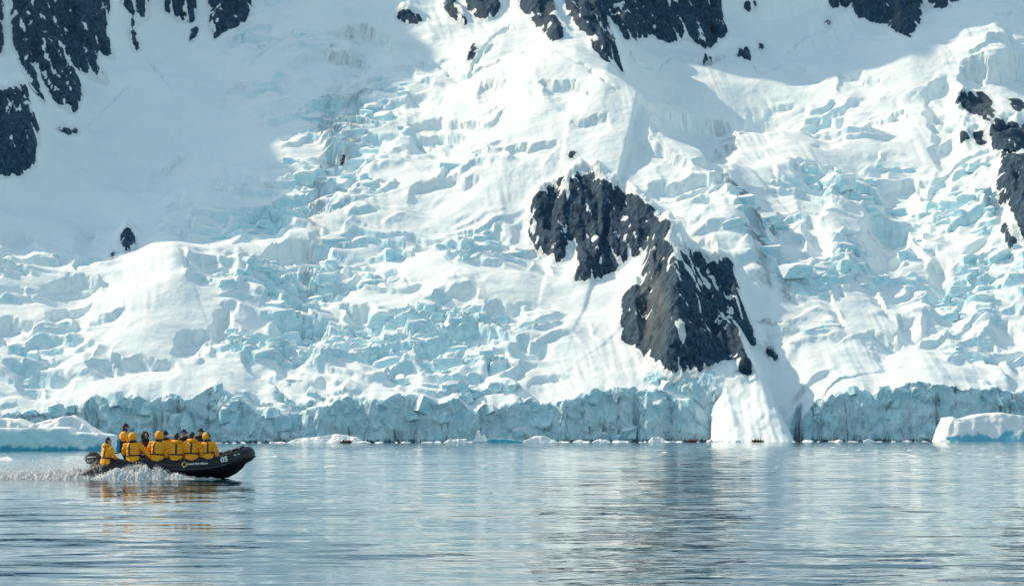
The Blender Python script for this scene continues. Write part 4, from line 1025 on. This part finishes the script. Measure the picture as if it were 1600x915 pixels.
def berg(name, prof, Y, depth, mat, label, seed, slope=6.0, cat='iceberg', wet_h=.18, dx=None, rough=1.0, facet=1.0, back=None):
    """prof: (survey u, top v) outline; block with its own depth; front slope = rise per metre"""
    us = [p[0] for p in prof]; vs_ = [p[1] for p in prof]
    base_v = HZ + CAMZ * FPX / Y
    xa, xb = px2(us[0], Y), px2(us[-1], Y); L = xb - xa
    n = int(min(170, max(40, L / (dx or L / 90)))); m = max(24, int(n * depth / L * 1.3)); m = min(m, 90)
    xg = np.linspace(xa, xb, n); yg = np.linspace(0, depth, m)
    top = (base_v - np.interp(CX + FPX * xg / Y, us, vs_)) / FPX * Y
    XG, YG = np.meshgrid(xg, yg); T = np.tile(top, (m, 1))
    hmax = top.max(); sc_ = hmax
    wobx = rough * sc_ * (.35 * fbm(XG / (sc_ * 2.2), XG * 0 + seed, 3, seed))
    ed = np.minimum(np.minimum(YG - wobx * .8 - .25 * sc_, depth - YG), np.minimum((XG - xa), (xb - XG)) * 1.5)
    v1, v2, a1, a2, a3, o1, o2 = voronoi(XG / (sc_ * 1.6), YG / (sc_ * 1.6), seed)
    Zt = T * (1 + .10 * rough * fbm(XG / sc_ / 1.5, YG / sc_ / 1.5, 4, seed + 3)) + facet * sc_ * .10 * (o1 * (a1 - .5) + o2 * (a2 - .5)) * 2
    z = np.minimum(Zt, -.12 * sc_ + np.maximum(ed, -.0) * slope * (1 + .4 * fbm(XG / sc_, YG / sc_, 3, seed + 9)))
    z = np.where(ed <= 0, -.12 * sc_, z)
    # even out rows on the front face
    P_ = np.stack([XG, Y + YG, z], -1)
    d1 = np.sqrt(1 + (np.gradient(z, axis=0) / max(1e-6, yg[1] - yg[0])) ** 2); cu = np.cumsum(blur(d1, 2, 1), 0); cu = (cu - cu[:1]) / (cu[-1:] - cu[:1])
    M2 = m * 2; t2 = np.linspace(0, 1, M2); P2 = np.empty((M2, n, 3))
    for j in range(n):
        yy_ = np.interp(t2, cu[:, j], yg); P2[:, j, 0] = xg[j]; P2[:, j, 1] = Y + yy_; P2[:, j, 2] = np.interp(yy_, yg, z[:, j])
    st = np.abs(np.gradient(P2[..., 2], axis=0)) / np.maximum(1e-5, np.hypot(np.gradient(P2[..., 2], axis=0), np.gradient(P2[..., 1], axis=0)))
    fc_ = ridged(P2[..., 0] / (sc_ * .9), P2[..., 2] / (sc_ * .7), 3, seed + 21) * .10 * sc_ * rough
    P2[..., 1] -= fc_ * sstep(.5, .9, st)
    org = np.array([(xa + xb) / 2, Y + depth / 2, 0]); me, used = grid_mesh(name, P2 - org)
    wz_ = P2[..., 2] / sc_; lim = wet_h * (1 + .9 * fbm(P2[..., 0] / sc_ * 2.5, P2[..., 2] * 0 + .5, 4, seed + 30))
    point_attr(me, 'wet', ((1 - sstep(lim * .7, lim * 1.1, wz_)) * sstep(.4, .8, st)).reshape(-1)[used])
    o = link(name, me, mat); o.location = org; return tag(o, label, cat)
berg('iceberg', [(-140,668),(0,667),(40,667),(80,666),(104,666),(107,674),(130,675),(158,676),(168,678),(172,690)], 345, 9, M_BERG, 'flat topped pale blue iceberg with teal waterline beside the speeding boat', 3, 9, wet_h=.2, rough=.55, facet=.3)
berg('iceberg', [(-60,650),(20,652),(40,662),(80,650),(104,646),(130,664),(150,676),(175,688)], 1270, 34, M_BERGW, 'jagged white ice hump standing behind the flat topped iceberg', 5, 1.6, wet_h=.1)
berg('iceberg', [(1476,668),(1479,652),(1492,651),(1500,655),(1520,653),(1545,647),(1575,646),(1600,650),(1660,660),(1690,684)], 1250, 42, M_BERGW, 'large rounded white iceberg with blue undercut beside the ice cliff', 9, 2.2, wet_h=.30, rough=.5, facet=.5)
berg('iceberg', [(444,692),(462,684),(500,681),(522,677),(555,682),(566,690)], 1240, 22, M_BERGW, 'low white snow covered floe mound below the blue ice cliff', 11, .9, wet_h=.0, rough=.35, facet=.2)
berg('ice_spire', [(738,690),(743,684),(746,673),(749,671),(752,680),(758,679),(762,688)], 1240, 6, M_BERGW, 'small pointed white ice spire beside a turquoise ice slab', 13, 4, 'ice spire', wet_h=.05, rough=.4)
berg('ice_slab', [(760,688),(763,684.5),(790,685),(815,688),(818,690)], 1235, 7, M_TURQ, 'flat turquoise ice slab with white top floating by the ice spire', 15, 8, 'ice slab', wet_h=.05, rough=.2, facet=.1)
berg('ice_floe', [(692,691),(700,686.5),(728,685),(732,691)], 1240, 9, M_BERGW, 'small white wedge shaped floe floating close to the ice spire', 17, 1.6, 'ice floe', wet_h=.0)
berg('ice_floe', [(812,691),(822,687),(835,682),(852,681),(862,686),(872,690.5)], 1235, 13, M_BERGW, 'lumpy white floe past the end of the turquoise ice slab', 19, 1.5, 'ice floe', wet_h=.02)
berg('ice_floe', [(925,690.5),(935,687),(945,687.5),(950,690)], 1240, 8, M_BERGW, 'little rounded white floe under the middle of the blue cliff', 21, 1.5, 'ice floe', wet_h=.0)
berg('ice_floe', [(1014,690),(1020,683.5),(1032,683),(1042,689)], 1245, 9, M_BERGW, 'white floe block near the cliff end below the crag', 23, 1.5, 'ice floe', wet_h=.0)
# brash pieces: a few shapes shared by many pieces
def chunk(seed, flat):
    bm = bmesh.new(); bmesh.ops.create_icosphere(bm, subdivisions=3, radius=1)
    r = random.Random(seed); pl = [(Vector((r.uniform(-1, 1), r.uniform(-1, 1), r.uniform(-.3, 1))).normalized(), r.uniform(.45, .85)) for _ in range(9)]
    for v in bm.verts:
        p = v.co.copy()
        for nrm, dd_ in pl:
            k = p.dot(nrm) - dd_
            if k > 0: p -= nrm * k
        v.co = Vector((p.x, p.y, p.z * flat))
    me = bpy.data.meshes.new('ice_chunk'); bm.to_mesh(me); bm.free(); a = me.attributes.new('wet', 'FLOAT', 'POINT'); return me
CH = [chunk(i, f) for i, f in enumerate((.35, .5, .25, .45, .6, .3))]
def put_chunk(name, x, y, sx, sy, sz, i, label, cat, group):
    o = link(name, CH[i % 6], M_FLOE); o.location = (x, y, sz * .05); o.scale = (sx, sy, sz); o.rotation_euler = (0, 0, (i * 1.7) % 6.28); return tag(o, label, cat, group)
r_ = random.Random(4)
for i in range(120):
    u = -20 + 1640 * (i + r_.random() * .9) / 120
    if 1478 < u < 1600 and r_.random() < .6: continue
    Y = r_.uniform(1195, 1340); s = r_.choice((.6, .9, 1.2, 1.6, 2.4)) * r_.uniform(.8, 1.3)
    put_chunk('brash_ice', px2(u, Y), Y, s * 1.5, s, s * r_.uniform(.7, 1.2), i, 'small white lump of brash ice in the line along the glacier foot', 'brash ice', 'brash ice along the glacier foot')
FL = [(430,729,16),(510,729,14),(588,728,12),(678,721,10),(756,727,12),(1038,707,18),(1125,717,20),(1172,717,12),(1112,702,18),(1180,702,22),(1420,705,18),(1425,713,14),(1500,710,14),(1255,711,12),(1215,719,16),(1213,731,8),(430,712,20),(452,714,18),(490,711,14),(1300,700,14),(1340,704,12),(1380,718,10),(1560,716,10),(900,716,8),(560,716,10),(640,713,8),(1460,722,10),(1060,726,8),(700,738,6),(1300,735,8),(1535,702,16)]
for i, (u, v_, wpx) in enumerate(FL):
    Y = CAMZ * FPX / (v_ - HZ); s = wpx / FPX * Y / 2
    put_chunk('ice_floe', px2(u, Y), Y, s, s * .7, s * .30, i, 'tiny flat white ice fragment adrift on open water', 'ice floe', 'ice fragments adrift on the water')
put_chunk('ice_floe', px2(6, 185), 185, .9, .7, .5, 3, 'single white ice fragment drifting by the wake below the flat iceberg', 'ice floe', None)

# ------------------------------------------------------------------ far inflatable boats by the shore
def far_person_mesh():
    V, F = merge(loft([(0, y, z) for z, a, b, y in TORSO], [(a * 1.08, b * 1.08) for z, a, b, y in TORSO], 10, ref=(0, 1, 0)), *[limb([Vector(p) for p in POSES['lap'][s]], [.09, .08, .05], 8) for s in (1, -1)])
    nj = len(F); h = merge((V, F), ball(HEADC, (.09, .1, .12), 10, 8)); nh = len(h[1])
    l = merge(h, *[limb(LEGS[s], [.11, .1, .09, .08, .07], 8) for s in (1, -1)])
    me = mesh_from('person', *l)
    return me, nj, nh
FPM = {}
for key, jm in (('o', M_ORG), ('y', M_YEL), ('m', M_MAR), ('b', M_PANT)):
    me, nj, nh = far_person_mesh()
    for m_ in (jm, M_BLK if key != 'b' else M_NAVY, M_PANT): me.materials.append(m_)
    me.polygons.foreach_set('material_index', np.array([0] * nj + [1] * (nh - nj) + [2] * (len(me.polygons) - nh), np.int32)); FPM[key] = me
CH_B = [c for c in BOAT.children if c.name.split('.')[0] in ('tube', 'hull', 'floor', 'transom', 'outboard_engine')]
for (u, Y, rz, kinds, lb, who) in [(541, 1205, 0.15, 'mmoymo', 'tiny far inflatable boat with maroon and orange passengers by the white snow mound', 'far off passenger in the boat by the white snow mound'),
                              (574, 1215, 2.9, 'bbmb', 'tiny far dark inflatable boat with black clad passengers near the cliff foot', 'far off dark clad passenger in the boat past the snow mound'),
                              (1081, 1225, 0.1, 'omomo', 'tiny far inflatable boat with reddish passengers where the cliff meets the snow ramp', 'far off passenger in the boat where cliff meets snow ramp'),
                              (1184, 1230, 3.3, 'oyoyoy', 'tiny far inflatable boat with orange passengers at the foot of the snow ramp', 'far off passenger in the boat below the snow ramp')]:
    rt_ = empty('inflatable_boat', (px2(u, Y), Y, 0), (0, 0, rz)); tag(rt_, lb, 'inflatable boat', 'far inflatable boats by the shore')
    for c in CH_B:
        q = c.copy(); COL.objects.link(q); q.parent = rt_
    for k, kd in enumerate(kinds):
        X = -1.5 + 2.9 * k / max(1, len(kinds) - 1); row = -1 if k % 2 == 0 else 1; z, r, y = tube_at(X)
        p = link('person', FPM[kd]); p.location = rt_.matrix_basis @ Vector((X, row * y, z + r - .03)); p.rotation_euler = (0, 0, rz + (0 if row < 0 else math.pi))
        tag(p, who, 'person', who + 's')
# matrix_basis of a fresh empty is exact because only location and rotation are set

# ------------------------------------------------------------------ spray and wake
def foam_material():
    M = NT('foam'); v = M.coords(); n = M.noise(5, 5, v)
    M.l(M.ramp(n, [(.3, (.88, .9, .91)), (.7, (.95, .95, .95))]), M.b.inputs['Base Color']); M.b.inputs['Roughness'].default_value = .7
    M.l(M.bump(n, .8, .08), M.b.inputs['Normal'])
    tr = M.n('ShaderNodeBsdfTranslucent'); tr.inputs['Color'].default_value = (.93, .97, 1.0, 1); mx = M.n('ShaderNodeMixShader'); mx.inputs[0].default_value = .5
    M.l(M.b.outputs[0], mx.inputs[1]); M.l(tr.outputs[0], mx.inputs[2]); M.l(mx.outputs[0], M.t.nodes['Material Output'].inputs['Surface']); return M.m
M_FOAM = foam_material()
bxw, byw = BOAT.location.x, BOAT.location.y
# churned water thrown out along the near side and astern: height profile (x from the boat's middle)
def sheet(name, y0, y1, xa, xb, hprof, seed, n=420, m=26, rag=.35):
    xg = np.linspace(xa, xb, n); t = np.linspace(-1, 1, m); XG, TG = np.meshgrid(xg, t)
    hh = np.interp(XG, [p[0] for p in hprof], [p[1] for p in hprof])
    z = hh * np.clip(1 - np.abs(TG) ** 1.7, 0, 1) * (1 + rag * fbm(XG / .35, TG * 1.6, 4, seed) + .5 * fbm(XG / .16, TG * 4, 3, seed + 4)) + .03 * fbm(XG / .06, TG * 6, 2, seed + 8) * (hh > .03) - .03
    P_ = np.stack([XG, (y0 + y1) / 2 + (y1 - y0) / 2 * TG + .1 * fbm(XG / .4, TG, 3, seed + 12), z], -1)
    me, _ = grid_mesh(name, P_); o = link(name, me, M_FOAM); o.location = (bxw, byw, 0); return o
tag(sheet('bow_spray', -2.05, -1.0, -2.2, 1.15, [(-2.2, .10), (-1.8, .2), (-1.2, .27), (-.6, .29), (-.1, .25), (.4, .15), (.8, .08), (1.15, .01)], 500, 700, 40, .6), 'white spray thrown up along the side of the boat', 'spray', kind='stuff')
tag(sheet('wake_foam', -1.5, 1.7, -9.5, -1.9, [(-9.5, .12), (-6, .16), (-4, .24), (-2.9, .30), (-2.3, .22), (-1.9, .1)], 520, 620, 34), 'white wake foam trailing behind the boat', 'wake', kind='stuff')
tag(sheet('hull_foam', -1.35, -.9, .9, 2.0, [(.9, .06), (1.3, .07), (1.7, .05), (2.0, .0)], 540, 160, 12), 'thin foam where the hull planes on the water', 'foam', kind='stuff')
# droplets
g = np.random.default_rng(11)
def drops(name, N, fx, label):
    Pq, S = fx(N); tet = np.array([(1, 1, 1), (-1, -1, 1), (-1, 1, -1), (1, -1, -1)], float) * .75
    V = (Pq[:, None, :] + S[:, None, None] * tet[None]).reshape(-1, 3); k = np.arange(N)[:, None] * 4
    F_ = np.concatenate([k + np.array(f) for f in ((0, 1, 2), (0, 3, 1), (0, 2, 3), (1, 3, 2))], 0)
    me = bpy.data.meshes.new(name); me.vertices.add(len(V)); me.vertices.foreach_set('co', V.astype(np.float32).ravel())
    me.loops.add(len(F_) * 3); me.loops.foreach_set('vertex_index', F_.astype(np.int32).ravel()); me.polygons.add(len(F_)); me.polygons.foreach_set('loop_start', (np.arange(len(F_)) * 3).astype(np.int32)); me.update(calc_edges=True)
    o = link(name, me, M_FOAM); o.location = (bxw, byw, 0); tag(o, label, 'spray', kind='stuff')
def side(N):
    x = g.triangular(-2.3, -.7, 1.2, N); top = np.interp(x, [-2.3, -1.6, -.9, -.2, .5, 1.2], [.15, .30, .44, .40, .22, .03]) * (.7 + .7 * np.abs(perlin(x / .55, x * 0 + .5, 70)) + .35 * g.random(N) ** 3)
    z = top * g.random(N) ** 1.6 * .85; y = -1.2 - .38 * g.random(N) + .06 * g.standard_normal(N)
    return np.stack([x, y, z], -1), g.choice([.006, .010, .016], N, p=[.45, .35, .2])
def astern(N):
    x = -2.0 - 8.0 * g.random(N) ** 1.25; top = np.interp(-x, [2, 2.6, 3.6, 5.5, 10], [.28, .46, .5, .42, .3]) * (.7 + .7 * np.abs(perlin(x / .9, x * 0 + .5, 72)) + .35 * g.random(N) ** 3)
    z = top * g.random(N) ** 2.0 * 1.2; y = -1.3 + 2.8 * g.random(N)
    return np.stack([x, y, z], -1), g.choice([.006, .010, .016], N, p=[.45, .35, .2])
drops('spray_droplets', 9000, side, 'fine white droplets flying off the side spray')
drops('wake_droplets', 19000, astern, 'fine white droplets hanging over the wake behind the engine')
